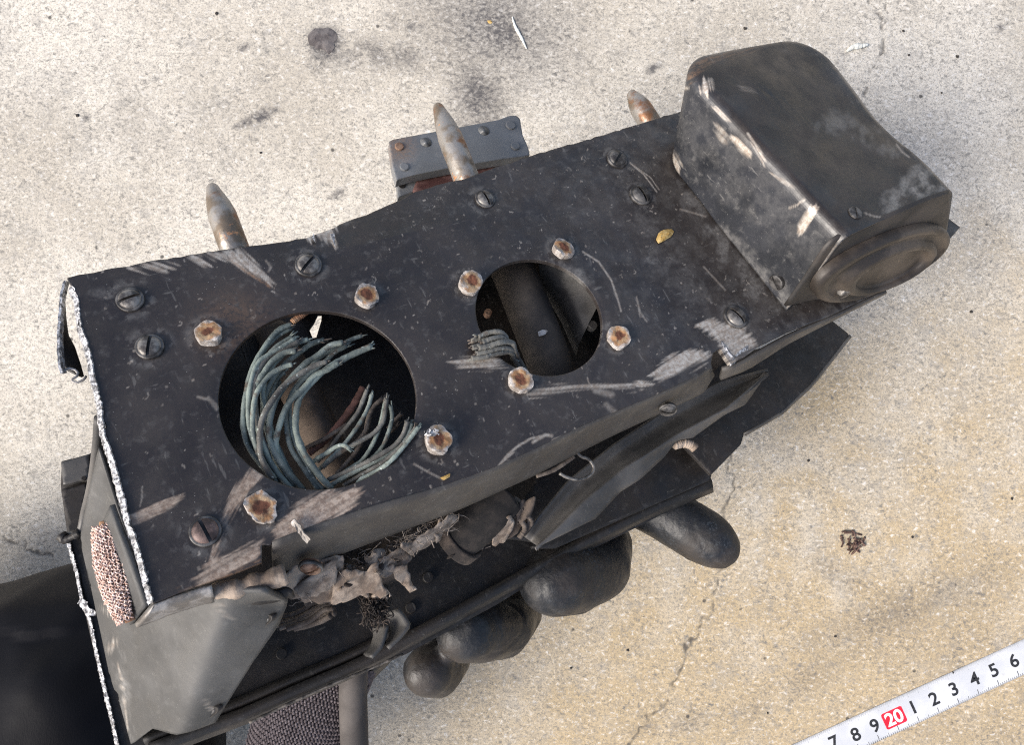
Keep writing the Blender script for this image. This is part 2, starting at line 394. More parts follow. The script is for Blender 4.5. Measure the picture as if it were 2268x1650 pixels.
# ------------------------------------------------------------------ floor
def seg_mask(X, Y, line, wd, seed=0, wob=0.0, wf=.02):
    if wob:
        X = X + (vnoise(X * wf, Y * wf, seed) - .5) * wob; Y = Y + (vnoise(X * wf, Y * wf, seed + 9) - .5) * wob
    d, _, _ = polysdf(X, Y, line, False)
    return np.clip(1.3 - d / wd, 0, 1)
def blob(X, Y, c, rx, ry, ang=0.0, soft=.5):
    ca, sa = math.cos(ang), math.sin(ang); dx, dy = X - c[0], Y - c[1]
    r = np.hypot((dx * ca + dy * sa) / rx, (-dx * sa + dy * ca) / ry)
    return np.clip((1 - r) / soft, 0, 1)
def build_floor():
    x0, x1, y0, y1, st = -27.0, 27.0, -20.0, 20.0, .075
    nx, ny = int((x1 - x0) / st) + 1, int((y1 - y0) / st) + 1
    X, Y = np.meshgrid(np.linspace(x0, x1, nx), np.linspace(y0, y1, ny), indexing='ij')
    PXx = 1134 + X / CAMZ * F; PYy = 825 - Y / CAMZ * F
    n1 = fbm(X * .8, Y * .8, 2); n2 = fbm(X * 2.5, Y * 2.5, 5)
    crack = np.zeros(X.shape)
    for line, wd in (([(1960, -40), (1962, 30), (1955, 95), (1935, 150), (1910, 215)], 3.2), ([(1920, 0), (1952, 60)], 2.2),
                     ([(1625, 960), (1618, 1010), (1622, 1080), (1604, 1150), (1612, 1215), (1590, 1290), (1580, 1350),
                       (1530, 1420), (1505, 1490), (1470, 1560), (1440, 1590), (1400, 1640), (1370, 1690)], 3.0),
                     ([(-20, 1190), (30, 1200), (70, 1215), (120, 1232)], 4.0)):
        crack = np.maximum(crack, np.minimum(seg_mask(PXx, PYy, line, wd, 4, 22, .07), .55 + .7 * vnoise(X * 5, Y * 5, 3)) * np.clip(n2 * 3.2 - .95, .08, .85))
    stain_shade = np.zeros(X.shape)  # real dark stains, plus soft shade at the lower right painted in
    def add(m, k, s=3, f=1.0, lo=.35, hi=.62, b=0.0):
        nonlocal stain_shade
        nn = np.clip((fbm(X * f * 1.6, Y * f * 1.6, s) - lo) / (hi - lo), 0, 1); stain_shade = np.maximum(stain_shade, m * (b + (1 - b) * nn) * k)
    add(blob(PXx, PYy, (1095, 50), 290, 200, .5, 1.0), .95, 3, .5, .0, .4, .45)
    add(blob(PXx, PYy, (1120, 75), 120, 110, 0, .9), 1.0, 5, .8, .05, .4, .5)
    add(blob(PXx, PYy, (1060, 215), 95, 160, -.2, .9), 1.0, 6, .9, .1, .42, .4)
    add(blob(PXx, PYy, (850, 120), 230, 50, .12, .9), .75, 8, 1.1, .22, .5)
    add(blob(PXx, PYy, (900, 50), 60, 40, .3, .8), .7, 9, 1.6)
    add(blob(PXx, PYy, (1330, 130), 90, 60, 0, .9), .3, 10, 1.2)
    add(blob(PXx, PYy, (575, 258), 62, 20, -.45, .7), 1.0, 11, 2, .2, .45)
    add(blob(PXx, PYy, (535, 275), 25, 12, -.5, .6), .9, 12, 3, .2, .4)
    add(blob(PXx, PYy, (720, 95), 52, 52, 0, .5), .95, 13, 2, .1, .3)
    add(blob(PXx, PYy, (705, 135), 30, 40, .3, .8), .8, 14, 3, .3, .5)
    for (c, r) in (((540, 105), 14), ((190, 262), 14), ((970, 330), 20), ((750, 430), 18), ((1780, 330), 14), ((2215, 60), 16), ((1450, 150), 18)):
        add(blob(PXx, PYy, c, r * 1.5, r * .8, -.5, .6), .8, int(c[0]), 3, .25, .45)
    add(np.clip((PXx - 1500) / 900, 0, 1) * np.clip((PYy - 1150) / 250, 0, 1), .22, 31, .25, .45, .6)
    add(blob(PXx, PYy, (2010, 1350), 330, 75, -.35, .9), .5, 33, .5, .1, .4)  # soft shadow band at lower right, put into the floor colour
    add(blob(PXx, PYy, (1760, 1520), 300, 50, -.5, .9), .34, 34, .5, .2, .5)
    add(blob(PXx, PYy, (1850, 1270), 140, 40, .5, .9), .35, 35, .9, .3, .55)
    add(blob(PXx, PYy, (250, 250), 500, 230, 0, 1.0), .20, 36, .35, .3, .6)
    add(blob(PXx, PYy, (1500, 1600), 160, 40, -.1, .9), .4, 37, .9, .3, .55)
    tan = np.clip((PYy - 520 + (PXx - 1700) * .28 + (n1 - .5) * 500) / 900, 0, 1)  # warm bounce light towards right and bottom, painted as a tan tint
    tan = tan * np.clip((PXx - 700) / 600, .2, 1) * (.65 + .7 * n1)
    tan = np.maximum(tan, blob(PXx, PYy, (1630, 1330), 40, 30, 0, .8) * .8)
    tan = np.maximum(tan, blob(PXx, PYy, (1820, 880), 330, 260, -.6, 1.0) * 1.1)  # warm shadow beside the housing, painted into the concrete colour
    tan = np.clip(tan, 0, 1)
    Z = -.05 * crack + .05 * (fbm(X * .35, Y * .35, 9) - .5) + .02 * (n2 - .5)
    edge = np.minimum(np.minimum(X - x0, x1 - X), np.minimum(Y - y0, y1 - Y)); Z = Z * np.clip(edge / 1.5, 0, 1)
    V = np.c_[X.ravel(), Y.ravel(), Z.ravel()]
    idx = np.arange(nx * ny).reshape(nx, ny)
    q = np.stack([idx[:-1, :-1], idx[1:, :-1], idx[1:, 1:], idx[:-1, 1:]], -1).reshape(-1, 4)
    B = 400.0; n = nx * ny
    V = np.vstack([V, [(-B, -B, 0), (B, -B, 0), (B, B, 0), (-B, B, 0)]])
    c00, c10, c11, c01 = idx[0, 0], idx[-1, 0], idx[-1, -1], idx[0, -1]
    ring = [[n, n + 1] + idx[::-1, 0].tolist(), [n + 1, n + 2] + idx[-1, ::-1].tolist(),
            [n + 2, n + 3] + idx[:, -1].tolist(), [n + 3, n] + idx[0, :].tolist()]
    z4_ = np.zeros(4)
    at = dict(crack=np.r_[crack.ravel(), z4_], stain_shade=np.r_[stain_shade.ravel(), z4_], tan=np.r_[tan.ravel(), z4_ + .2])
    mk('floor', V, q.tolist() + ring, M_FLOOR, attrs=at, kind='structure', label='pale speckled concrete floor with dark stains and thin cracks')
build_floor()

# ------------------------------------------------------------------ the housing
ROOT = empty('equipment_housing', (O[0], O[1], O[2] + CAMZ), 'battered black metal equipment housing with two round holes and cut green wires', 'metal housing', M)

top_edge = (c1([(230, 310), (420, 270)]) + b2([(0, 1120), (300, 1075), (600, 1020), (750, 1000), (1000, 965), (1200, 935), (1380, 900),
            (1500, 850), (1600, 810), (1740, 750), (1900, 660), (2050, 600), (2200, 540)])
            + b1([(100, 1345), (200, 1300), (400, 1210), (600, 1110), (800, 1060), (1050, 1000), (1200, 980), (1400, 910), (1700, 810), (2000, 720), (2268, 640)])
            + [(1300, 307), (1480, 255), (1760, 175)])
right_edge = [(2092, 474), (2128, 502), (2073, 564), (2014, 609), (1949, 645), (1833, 701), (1746, 734), (1683, 765)]
tear = [(1650, 790), (1616, 807), (1604, 790), (1592, 773), (1578, 783), (1574, 806)]
fold_px = [(1576, 812), (1533, 838), (1440, 880), (1295, 940), (1190, 992), (1097, 1034), (981, 1078), (840, 1118), (770, 1141), (692, 1167), (640, 1187), (603, 1201)]
front_left = [(601, 1207), (580, 1206), (580, 1246), (500, 1277), (419, 1305), (335, 1340)]
left_edge = (c5([(735, 960), (710, 860), (680, 740), (650, 640), (620, 560), (590, 430), (550, 280), (500, 130)])
             + c1([(520, 1400), (490, 1290), (450, 1130), (430, 980), (390, 850), (350, 740), (330, 600), (320, 480), (270, 380)]))
def xy(px, h=0): return np.array([L(p, h)[:2] for p in px])
le = jag(xy(left_edge), .028, .09, False, 5)
te = jag(xy(top_edge), .012, .15, False, 6)
outline = np.vstack([te, xy(right_edge), xy(tear), xy(fold_px), xy(front_left), le])
def circ(px4, n=72):
    Q = xy(px4); A = np.c_[2 * Q, np.ones(4)]; s, *_ = np.linalg.lstsq(A, (Q ** 2).sum(1), rcond=None)
    r = math.sqrt(s[2] + s[0] ** 2 + s[1] ** 2); return s[:2], r
HB, RB = circ(c2([(115, 800), (1533, 850), (780, 190), (830, 1478)]))
HS, RS = circ(c3([(380, 640), (1475, 800), (860, 258), (960, 1275)]))
def circpts(c, r, n=96): return [(c[0] + r * math.cos(2 * math.pi * k / n), c[1] + r * math.sin(2 * math.pi * k / n)) for k in range(n)]

# wear on the plate, each mark with its own place: (outline in the photo, grain direction, strength, kind)
MARKS = [
 (b2([(460, 1050), (590, 1040), (760, 1180), (1050, 1470), (960, 1460), (760, 1340), (600, 1250), (480, 1180)]), (-1, -.95), .95, 'bare'),
 (b2([(470, 1170), (600, 1260), (760, 1350), (960, 1465), (760, 1310), (600, 1220)]), (-1, -.7), .8, 'rust'),
 (b2([(200, 1090), (470, 1060), (480, 1180), (300, 1170)]), (-1, -.5), .75, 'bare'),
 (b2([(-80, 1125), (130, 1110), (240, 1240), (170, 1250), (0, 1190)]), (-1, -.6), .75, 'bare'),
 (c1([(780, 210), (1000, 170), (1180, 215), (1090, 250), (920, 240)]), (-1, -.35), .7, 'bare'),
 (b2([(1380, 890), (1480, 840), (1510, 960), (1440, 935)]), (-.3, -1), .9, 'bare'),
 (b2([(1500, 860), (1740, 750), (1750, 1020), (1640, 930)]), (-.4, -1), 1.0, 'bare'),
 (b2([(1740, 760), (2040, 600), (2060, 640), (1850, 720)]), (1, -.5), .6, 'dust'),
 (c7([(1310, 150), (1420, 130), (1600, 180), (1670, 270), (1570, 320), (1510, 370), (1460, 270), (1400, 190)]), (1, -.55), .9, 'bare'),
 (c7([(1060, 440), (1180, 320), (1290, 300), (1400, 320), (1380, 360), (1250, 420), (1110, 475)]), (1, -.6), .85, 'bare'),
 (c7([(380, 540), (560, 490), (760, 485), (980, 490), (980, 520), (700, 510), (520, 540), (400, 565)]), (1, -.08), .6, 'bare'),
 (c7([(975, 490), (1010, 475), (1075, 495), (1010, 520)]), (1, 0), .95, 'bare'),
 (c3([(150, 1150), (300, 1130), (540, 1115), (640, 1180), (500, 1215), (250, 1205)]), (1, -.05), .7, 'bare'),
 (c2([(360, 1310), (440, 1370), (330, 1470), (190, 1640), (250, 1480)]), (-.75, 1), .8, 'tanbare'),
 (c6([(350, 125), (395, 160), (280, 300), (180, 470), (130, 640), (160, 470), (240, 260)]), (-.55, 1), .75, 'tanbare'),
 (c6([(460, 470), (600, 310), (790, 240), (960, 250), (880, 350), (720, 450), (660, 530), (470, 545)]), (1, -.6), .95, 'tanbare'),
 (c6([(0, 770), (120, 640), (260, 580), (410, 510), (370, 630), (200, 710), (60, 770)]), (1, -.55), .85, 'tanbare'),
 (c6([(100, 640), (140, 540), (150, 560), (160, 650)]), (-.2, 1), .6, 'tanbare'),
 (c5([(620, 540), (760, 470), (890, 435), (830, 500), (720, 560), (640, 590)]), (1, -.42), .8, 'tanbare'),
 (c6([(-60, 800), (0, 790), (400, 640), (430, 650), (100, 760)]), (1, -.4), .5, 'rust'),
 (c1([(430, 470), (560, 410), (590, 440), (500, 490)]), (1, -.9), .35, 'dust'),
 (c3([(1010, 290), (1200, 320), (1380, 470), (1300, 480), (1150, 370), (1030, 330)]), (1, .8), .6, 'dust'),
 (c4([(230, 850), (310, 920), (460, 1120), (640, 1330), (840, 1570), (700, 1560), (500, 1300), (330, 1060)]), (1, 1.1), .55, 'dust'),
 (c4([(0, 1000), (150, 1050), (300, 1300), (500, 1500), (300, 1560), (60, 1300)]), (1, 1.1), .22, 'dust'),
 (c4([(80, 1270), (150, 1260), (160, 1310), (90, 1310)]), (1, 1.1), .8, 'dust'),
]
LINES = [  # hair scratches: (line, half width px, strength)
 (c3([(1310, 190), (1450, 280), (1560, 440), (1620, 620), (1645, 710)]), 2.0, .65), (c3([(1780, 590), (1810, 720), (1870, 800)]), 1.8, .5),
 (c7([(880, -5), (905, 78)]), 1.6, .5), (c7([(990, -5), (1010, 110)]), 1.6, .4),
 (c7([(200, 970), (270, 880), (330, 830), (400, 790), (500, 770)]), 2.6, .7), (c7([(410, 810), (480, 770), (515, 775)]), 3.5, .7),
 (c7([(520, 800), (700, 725)]), 1.6, .5), (c7([(240, 950), (280, 920), (330, 915)]), 3.0, .55),
 (c1([(1370, 1340), (1490, 1370), (1560, 1440)]), 3.0, .45), (c2([(40, 820), (100, 900)]), 4.0, .4),
 (c6([(1240, 100), (1330, 150), (1400, 185)]), 2.2, .5), (c6([(1690, 150), (1720, 95), (1790, 35)]), 2.4, .6),
 (c6([(1330, 220), (1350, 270)]), 2.0, .6), (c6([(940, 360), (980, 390)]), 3.5, .45),
 (b2([(920, 1180), (980, 1260), (950, 1310)]), 2.5, .4), (c5([(690, 395), (690, 450), (680, 490)]), 1.6, .4),
 ([(1395, 360), (1425, 385), (1455, 425)], 1.2, .9), ([(1398, 362), (1440, 392), (1460, 420)], 1.0, .7),
 (c4([(250, 1010), (390, 1050)]), 2.2, .4), (c4([(380, 1330), (500, 1460)]), 2.0, .4),
 (c3([(1350, 1290), (1375, 1370)]), 1.4, .6), (c3([(1450, 1360), (1760, 1375)]), 2.2, .5), (c7([(760, 520), (850, 545)]), 7, .4), (c7([(820, 600), (880, 655)]), 6, .3),
]
def apply_marks(px, marks, lines, out):
    for poly, gd, k, kind in marks:
        P = np.array(poly); lo, hi = P.min(0) - 12, P.max(0) + 12
        m = (px[:, 0] > lo[0]) & (px[:, 0] < hi[0]) & (px[:, 1] > lo[1]) & (px[:, 1] < hi[1])
        if not m.any(): continue
        x, y = px[m, 0], px[m, 1]
        g = np.array(gd) / np.hypot(*gd); u = x * g[0] + y * g[1]; v = -x * g[1] + y * g[0]
        st = .6 * vnoise(v * .20, u * .010, 3) + .4 * vnoise(v * .42, u * .02, 8)
        d, _, _ = polysdf(x, y, P)
        inside = np.clip((4 - d + (st - .5) * 22) / 9, 0, 1)
        if kind == 'dust':
            bl = fbm(x * .045, y * .045, 17, 5); val = k * np.clip((10 - d + (bl - .5) * 70) / 34, 0, 1) * np.clip((bl - .34) * 4.5, 0, 1)
            out[kind][m] = np.maximum(out[kind][m], val); continue
        val = k * inside * np.clip(.62 + 1.2 * (st - .35), .32, 1)
        out[kind][m] = np.maximum(out[kind][m], val)
    for line, wd, k in lines:
        P = np.array(line); lo, hi = P.min(0) - 12, P.max(0) + 12
        m = (px[:, 0] > lo[0]) & (px[:, 0] < hi[0]) & (px[:, 1] > lo[1]) & (px[:, 1] < hi[1])
        if not m.any(): continue
        d, _, _ = polysdf(px[m, 0], px[m, 1], P, False)
        out['bare'][m] = np.maximum(out['bare'][m], .78 * k * np.clip(1.4 - d / wd, 0, 1))
def plate_h(x, y):
    h = .05 * np.sin(x * .33 + .4) * np.cos(y * .5) + .05 * (fbm(x * .3, y * .3, 7) - .5)
    b = np.clip((y - 4.4) / 1.2, 0, 1) * np.exp(-((x + 1.6) / 2.6) ** 2)      # the back edge is dented down
    h = h - .28 * b
    d1 = np.abs(np.hypot(x - HB[0], y - HB[1]) - RB); d2 = np.abs(np.hypot(x - HS[0], y - HS[1]) - RS)
    return h - .02 * np.exp(-(d1 / .12) ** 2) - .02 * np.exp(-(d2 / .12) ** 2)
RIV_PX = [(463, 742, 33), (812, 660, 30), (968, 979, 34), (580, 1127, 39), (1040, 632, 29), (1245, 556, 27), (1365, 752, 30), (1150, 848, 31)]
SCREW_PX = [(289, 665, 28, 18), (332, 769, 29, 80), (683, 588, 28, 48), (1074, 442, 22, -58), (1366, 353, 23, 62), (1418, 433, 25, -55), (1628, 703, 27, -45), (455, 1178, 33, -62)]
def plate_attr(x, y, z):
    px = PX(np.c_[x, y, z]); n = len(x)
    out = dict(bare=np.zeros(n), dust=np.zeros(n), rust=np.zeros(n), tanbare=np.zeros(n))
    apply_marks(px, MARKS, LINES, out)
    # grime rings round screws and rivets
    for a, b, r, *_ in SCREW_PX + RIV_PX:
        c = L((a, b)); d = np.hypot(x - c[0], y - c[1])
        out['dust'] = np.maximum(out['dust'], .3 * np.exp(-((d - .42) / .09) ** 2) * (fbm(x * 6, y * 6, int(a)) > .5))
    out['rust'] = np.maximum(out['rust'], .25 * np.exp(-((np.hypot(x - L((520, 720))[0], y - L((520, 720))[1])) / .7) ** 2))
    # the right half is dustier
    out['dust'] = np.maximum(out['dust'], np.clip((x + 1) / 14, 0, 1) * .26 * np.clip(fbm(x * 3.5, y * 3.5, 21) * 3 - 1.1, 0, 1))
    # small nicks
    rs = np.random.default_rng(5); gx = (x * 40).astype(int); gy = (y * 40).astype(int)
    key = {}
    H = np.zeros((1300, 500)); ox, oy = 450, 180
    for _ in range(1000):
        cx, cy = rs.uniform(-9, 17), rs.uniform(-2, 6.6); a = rs.uniform(0, math.pi); ln = rs.exponential(.022) + .006; s = rs.uniform(.2, .8)
        if rs.random() > .45 + .04 * (cx + 9): continue
        bend = rs.normal(0, 3)
        for t in np.linspace(-1, 1, 9):
            aa = a + bend * t * .3
            i, j = int((cx + ln * t * math.cos(aa)) * 40) + ox, int((cy + ln * t * math.sin(aa)) * 40) + oy
            if 0 <= i < 1300 and 0 <= j < 500: H[i, j] = max(H[i, j], s * .6)
    i, j = np.clip((x * 40).astype(int) + ox, 0, 1299), np.clip((y * 40).astype(int) + oy, 0, 499)
    out['bare'] = np.maximum(out['bare'], H[i, j])
    return out
sheet('face_plate', outline, [circpts(HB, RB), circpts(HS, RS)], plate_h, .028, .13, M_PLATE, ROOT, plate_attr)

# bright torn edge along the left end: a ragged lip of bare aluminium
def ragged_strip(name, px, h0, wd, h1, seed, mat=M_RAW, parent=ROOT, amp=.009, step=.04):
    P = np.array(LL(px, h0)); P = resample(P, max(12, int(np.linalg.norm(np.diff(P, axis=0), axis=1).sum() / step)))
    rs = np.random.default_rng(seed); n = len(P)
    T = np.gradient(P, axis=0); T /= np.linalg.norm(T, axis=1)[:, None]; nx = np.c_[-T[:, 1], T[:, 0], np.zeros(n)]
    a = P + nx * (.05 + rs.normal(0, amp, n))[:, None]; a[:, 2] += .02 + np.abs(rs.normal(0, amp * .5, n))
    b = P - nx * (wd * .35 + rs.normal(0, amp, n))[:, None]; b[:, 2] += rs.normal(0, amp * .6, n)
    c = P - nx * (wd * 1.0 + rs.normal(0, amp, n))[:, None]; c[:, 2] += h1 + rs.normal(0, amp * .5, n)
    V, Fc = loft([a, b, c], n, 3, False)
    o = mk(name, V, Fc, mat, parent, smooth=False); solid(o, .04); return o
ragged_strip('torn_edge', left_edge[::-1], -.02, .055, -.12, 4)
# peeled strip beside the top left corner, with a dark curled tongue
pe = c1([(225, 330), (190, 440), (175, 600), (165, 800), (165, 950), (175, 1080), (195, 1130)])
o = mk('peeled_strip', *loft([LL(pe, -.15), LL([(a + 9, b, -.35) for a, b in pe])], 30, 3, False, .006), M_RAW, ROOT, False); solid(o, .05)
inn = c1([(215, 480), (225, 640), (245, 800), (300, 900), (350, 1050), (380, 1160)])
inl = c1([(205, 500), (195, 700), (190, 900), (195, 1050), (230, 1090), (330, 1130)])
o = mk('peeled_lining', *loft([LL(inl, -.7), LL(inn, -.9)], 20, 6, False), M_DARK, ROOT); solid(o, .06)
cu = c1([(200, 1120), (205, 1095), (250, 1080), (310, 1095), (340, 1130), (325, 1170), (280, 1195), (320, 1205), (370, 1180), (390, 1150)])
o = mk('curled_tongue', *loft([LL(cu, -.25), LL(cu, -.65)], 30, 4, False), M_RIM, ROOT); solid(o, .05)
# bent-up burrs at the dented back edge and the torn tab in front
for px, h in ((b2([(1470, 900), (1512, 958), (1490, 850)]), .03), (b2([(1690, 860), (1752, 1015), (1740, 850)]), .03)):
    o = mk('torn_burr', [L(p, h + .02 + .05 * (i == 1)) for i, p in enumerate(px)], [tuple(range(len(px)))], M_RAW, ROOT, False); solid(o, .03)
tb = c6([(582, 402), (605, 428), (640, 478), (672, 515)])
o = mk('torn_burr', *loft([LL(tb, .10), LL([(p[0] - 4, p[1] + 4) for p in tb], .05), LL([(p[0] - 8, p[1] + 10) for p in tb], .01)], 10, 5, True, .006), M_RIM, ROOT, False); solid(o, .02)
tt = c7([(1450, 285), (1480, 320), (1515, 375), (1550, 340), (1600, 310)])
o = mk('torn_tab', *loft([LL([(p[0] + 4, p[1] - 16) for p in tt], .02), LL(tt, -.06), LL([(p[0] - 2, p[1] + 5) for p in tt], -.25)], 12, 5, True, .006), M_RAW, ROOT, False); solid(o, .04)

# front flange folded down from the plate
flb = [(1583, 832), (1568, 866), (1513, 893), (1354, 967), (1176, 1058), (1018, 1130), (901, 1173), (760, 1227), (680, 1256), (625, 1278), (608, 1285)]
fm = lambda a, b, t: [(p[0] * (1 - t) + q[0] * t, p[1] * (1 - t) + q[1] * t) for p, q in zip(resample(a, 24), resample(b, 24))]
fA = np.array(fold_px); fB = np.array(flb)
fl = mk('front_flange', *loft([LL(fm(fA, fB, -.03), .0), LL(fm(fA, fB, .1), -.03), LL(fm(fA, fB, .22), -.14), LL(fm(fA, fB, .34), -.36), LL(fm(fA, fB, .7), -1.0), LL(fm(fA, fB, 1), -1.55)], 60, 14), M_FLANGE, ROOT)
solid(fl, .12)
o = mk('flange_strip', *loft([LL([(1598, 812), (1620, 808), (1690, 768), (1745, 738), (1850, 694), (1960, 640)], -.14), LL([(1592, 836), (1650, 815), (1742, 756), (1850, 700), (1960, 645)], -.7)], 20, 5, False), M_FLANGE, ROOT); solid(o, .1)
# left end lip: end wall with the copper braid and the rubbed lower rail
ew = c5([(560, 480), (600, 590), (650, 720), (700, 860), (735, 965)])
eb = c5([(505, 600), (540, 720), (580, 860), (625, 1000), (655, 1060)])
o = mk('end_lip', *loft([LL(ew, -.1), LL(eb, -.75)], 20, 6, False), M_GREY, ROOT); solid(o, .1)
lr0 = c5([(738, 965), (860, 920), (960, 888), (1030, 872)]) ; lr1 = c5([(655, 1062), (800, 1005), (950, 955), (1040, 935)])
o = mk('lower_rail', *loft([LL(lr0, -.05), LL([((a[0] + b[0]) / 2, (a[1] + b[1]) / 2) for a, b in zip(lr0, lr1)], -.2), LL(lr1, -.75)], 24, 8, True, .004), M_RIM, ROOT); solid(o, .1)
rr = c5([(1030, 905), (1090, 895), (1160, 890), (1230, 860), (1300, 850), (1390, 820)])
o = mk('crushed_rail', *tube(catmull(LL(rr, -.45), 30), np.interp(np.arange(30), [0, 8, 16, 29], [.13, .2, .17, .22]) + .02 * np.sin(np.arange(30) * .8) + RNG.normal(0, .008, 30), 12), M_CLOTH, ROOT)
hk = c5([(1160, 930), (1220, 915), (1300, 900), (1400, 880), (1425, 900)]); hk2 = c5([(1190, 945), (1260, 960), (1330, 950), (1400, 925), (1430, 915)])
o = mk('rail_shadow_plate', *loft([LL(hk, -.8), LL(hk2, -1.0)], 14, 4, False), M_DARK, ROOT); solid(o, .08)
# copper braid: many short strands packed in a spindle
bc = np.array(LL(c5([(520, 560), (535, 680), (560, 800), (590, 920), (635, 1050)]), -.48)); bp = catmull(bc, 60)
bw = .26 * np.sin(np.linspace(.18, 1, 60) * math.pi * .93) ** .7 + .04
V, Fc = [], []
side = np.cross(np.gradient(bp, axis=0), M.T @ np.array([0, 0, 1.0])); side /= np.linalg.norm(side, axis=1)[:, None]
up = M.T @ np.array([-.55, -.25, .8]); up /= np.linalg.norm(up)
mk('copper_braid', *tube(bp, bw * .7, 12, True, .35), M_COPPER_END, ROOT, label='bright copper wire braid showing at the cut left end')
parts = []
for i in range(2, 58):
    for q in range(-5, 6):
        sgn = 1 if (i + q) % 2 else -1; s_ = q / 5.5 * bw[i]
        c = bp[i] + side[i] * s_ + up * (.03 + .13 * math.sqrt(max(0, 1 - (s_ / bw[i]) ** 2))) + RNG.normal(0, .008, 3)
        t = bp[i + 1] - bp[i - 1]; t /= np.linalg.norm(t); d = t * .75 + side[i] * sgn * .65
        parts.append(tube([c - d * .05, c + up * .016, c + d * .05], .015, 4))
mk('braid_strands', *merge(*parts), M_COPPER, ROOT, kind='stuff')
fp = c5([(550, 590), (580, 590), (600, 620), (625, 655), (585, 640)])
o = mk('foil_scrap', *loft([LL(fp[:3], -.25), LL([fp[0], fp[4], fp[3]], -.3)], 8, 5, False, .01), M_RAW, ROOT, False); solid(o, .02)

# ---- screws and rivets
def dome(r, hgt, slot, dep):
    me = bpy.data.meshes.new('screw'); bm = bmesh.new()
    def cap(sgn):
        b = bmesh.new(); prof = [(r, -.15)] + [(r * math.cos(t) , hgt * (.25 + .75 * math.sin(t))) for t in np.linspace(0.0, math.pi / 2 * .97, 8)]
        n = 28; rg = []
        for (rr_, z) in prof: rg.append([b.verts.new((rr_ * math.cos(2 * math.pi * k / n), rr_ * math.sin(2 * math.pi * k / n), z)) for k in range(n)])
        for a, c in zip(rg, rg[1:]):
            for k in range(n): b.faces.new((a[k], a[(k + 1) % n], c[(k + 1) % n], c[k]))
        b.faces.new(rg[-1]); b.faces.new(rg[0][::-1])
        g = b.verts[:] + b.edges[:] + b.faces[:]
        res = bmesh.ops.bisect_plane(b, geom=g, plane_co=(0, sgn * slot / 2, 0), plane_no=(0, -sgn, 0), clear_outer=True)
        ed = [e for e in res['geom_cut'] if isinstance(e, bmesh.types.BMEdge)]
        bmesh.ops.holes_fill(b, edges=ed); m = bpy.data.meshes.new('t'); b.to_mesh(m); b.free(); bm.from_mesh(m); bpy.data.meshes.remove(m)
    cap(1); cap(-1)
    n = 24; f = [bm.verts.new((r * .96 * math.cos(2 * math.pi * k / n), r * .96 * math.sin(2 * math.pi * k / n), hgt - dep)) for k in range(n)]
    ff = bm.faces.new(f); ff.material_index = 1
    for v in bm.verts: v.co *= S
    bm.normal_update(); bm.to_mesh(me); bm.free()
    for p in me.polygons: p.use_smooth = p.material_index == 0
    me.set_sharp_from_angle(angle=math.radians(38)) if hasattr(me, 'set_sharp_from_angle') else None
    return me
SM = dome(.31, .17, .085, .13); SMf = dome(.30, .05, .05, .06)
Vw, Fw = lathe((0, 0, -.05), (0, 0, .05), [(0, .30), (0, .375), (.85, .375), (1, .35), (1, .30)], 28)
WM = None
def screw(px, r, ang, h=0.0, mats=(M_SCREW,), mesh=None, axis=None, parent=ROOT, name='screw', washer=True, lift=0.0, label=None):
    global WM
    p = L(px, h); me = (mesh or SM)
    key = me.name + mats[0].name
    if key in bpy.data.meshes: me = bpy.data.meshes[key]
    else:
        me = me.copy(); me.name = key; me.materials.clear(); me.materials.append(mats[0]); me.materials.append(M_SLOT)
    o = bpy.data.objects.new(name, me); COL.objects.link(o); o.parent = parent
    z = Vector(axis) if axis is not None else Vector((RNG.normal(0, .05), RNG.normal(0, .05), 1)); z.normalize()
    # the slot's picture angle turned into the plate
    q = L((px[0] + 10 * math.cos(math.radians(ang)), px[1] - 10 * math.sin(math.radians(ang))), h) - p
    xv = Vector(q) - z * z.dot(Vector(q)); xv.normalize(); yv = z.cross(xv)
    depth = -(M @ p + O)[2]; sc = r * depth / F / .31
    m = Matrix((xv, yv, z)).transposed().to_4x4()
    o.matrix_local = Matrix.Translation(Vector(p + np.array(z) * lift) * S) @ m @ Matrix.Scale(sc, 4)
    if label: o['label'] = label
    if washer:
        if WM is None:
            WM = mk('washer', Vw, Fw, M_SCREWB, o); wo = WM
        else:
            wo = bpy.data.objects.new('washer', WM.data); COL.objects.link(wo); wo.parent = o
    return o
for i, (a, b, r, ang) in enumerate(SCREW_PX):
    screw((a, b), r * .86, ang, h=float(plate_h(*[np.array([v]) for v in L((a, b))[:2]])[0]), mats=((M_SCREW, M_SCREW, M_SCREW, M_SCREW, M_SCREWB, M_SCREWB, M_SCREW, M_SCREWR)[i],), lift=.03)
fax = M.T @ np.array([-.0, -.72, .69])
screw((1478, 900), 17, 20, -.85, (M_SCREWB,), axis=fax, lift=.12)
screw((692, 1243), 23, 60, -1.05, (M_RUSTY,), axis=fax, lift=.16, label='rust brown screw in the front flange')
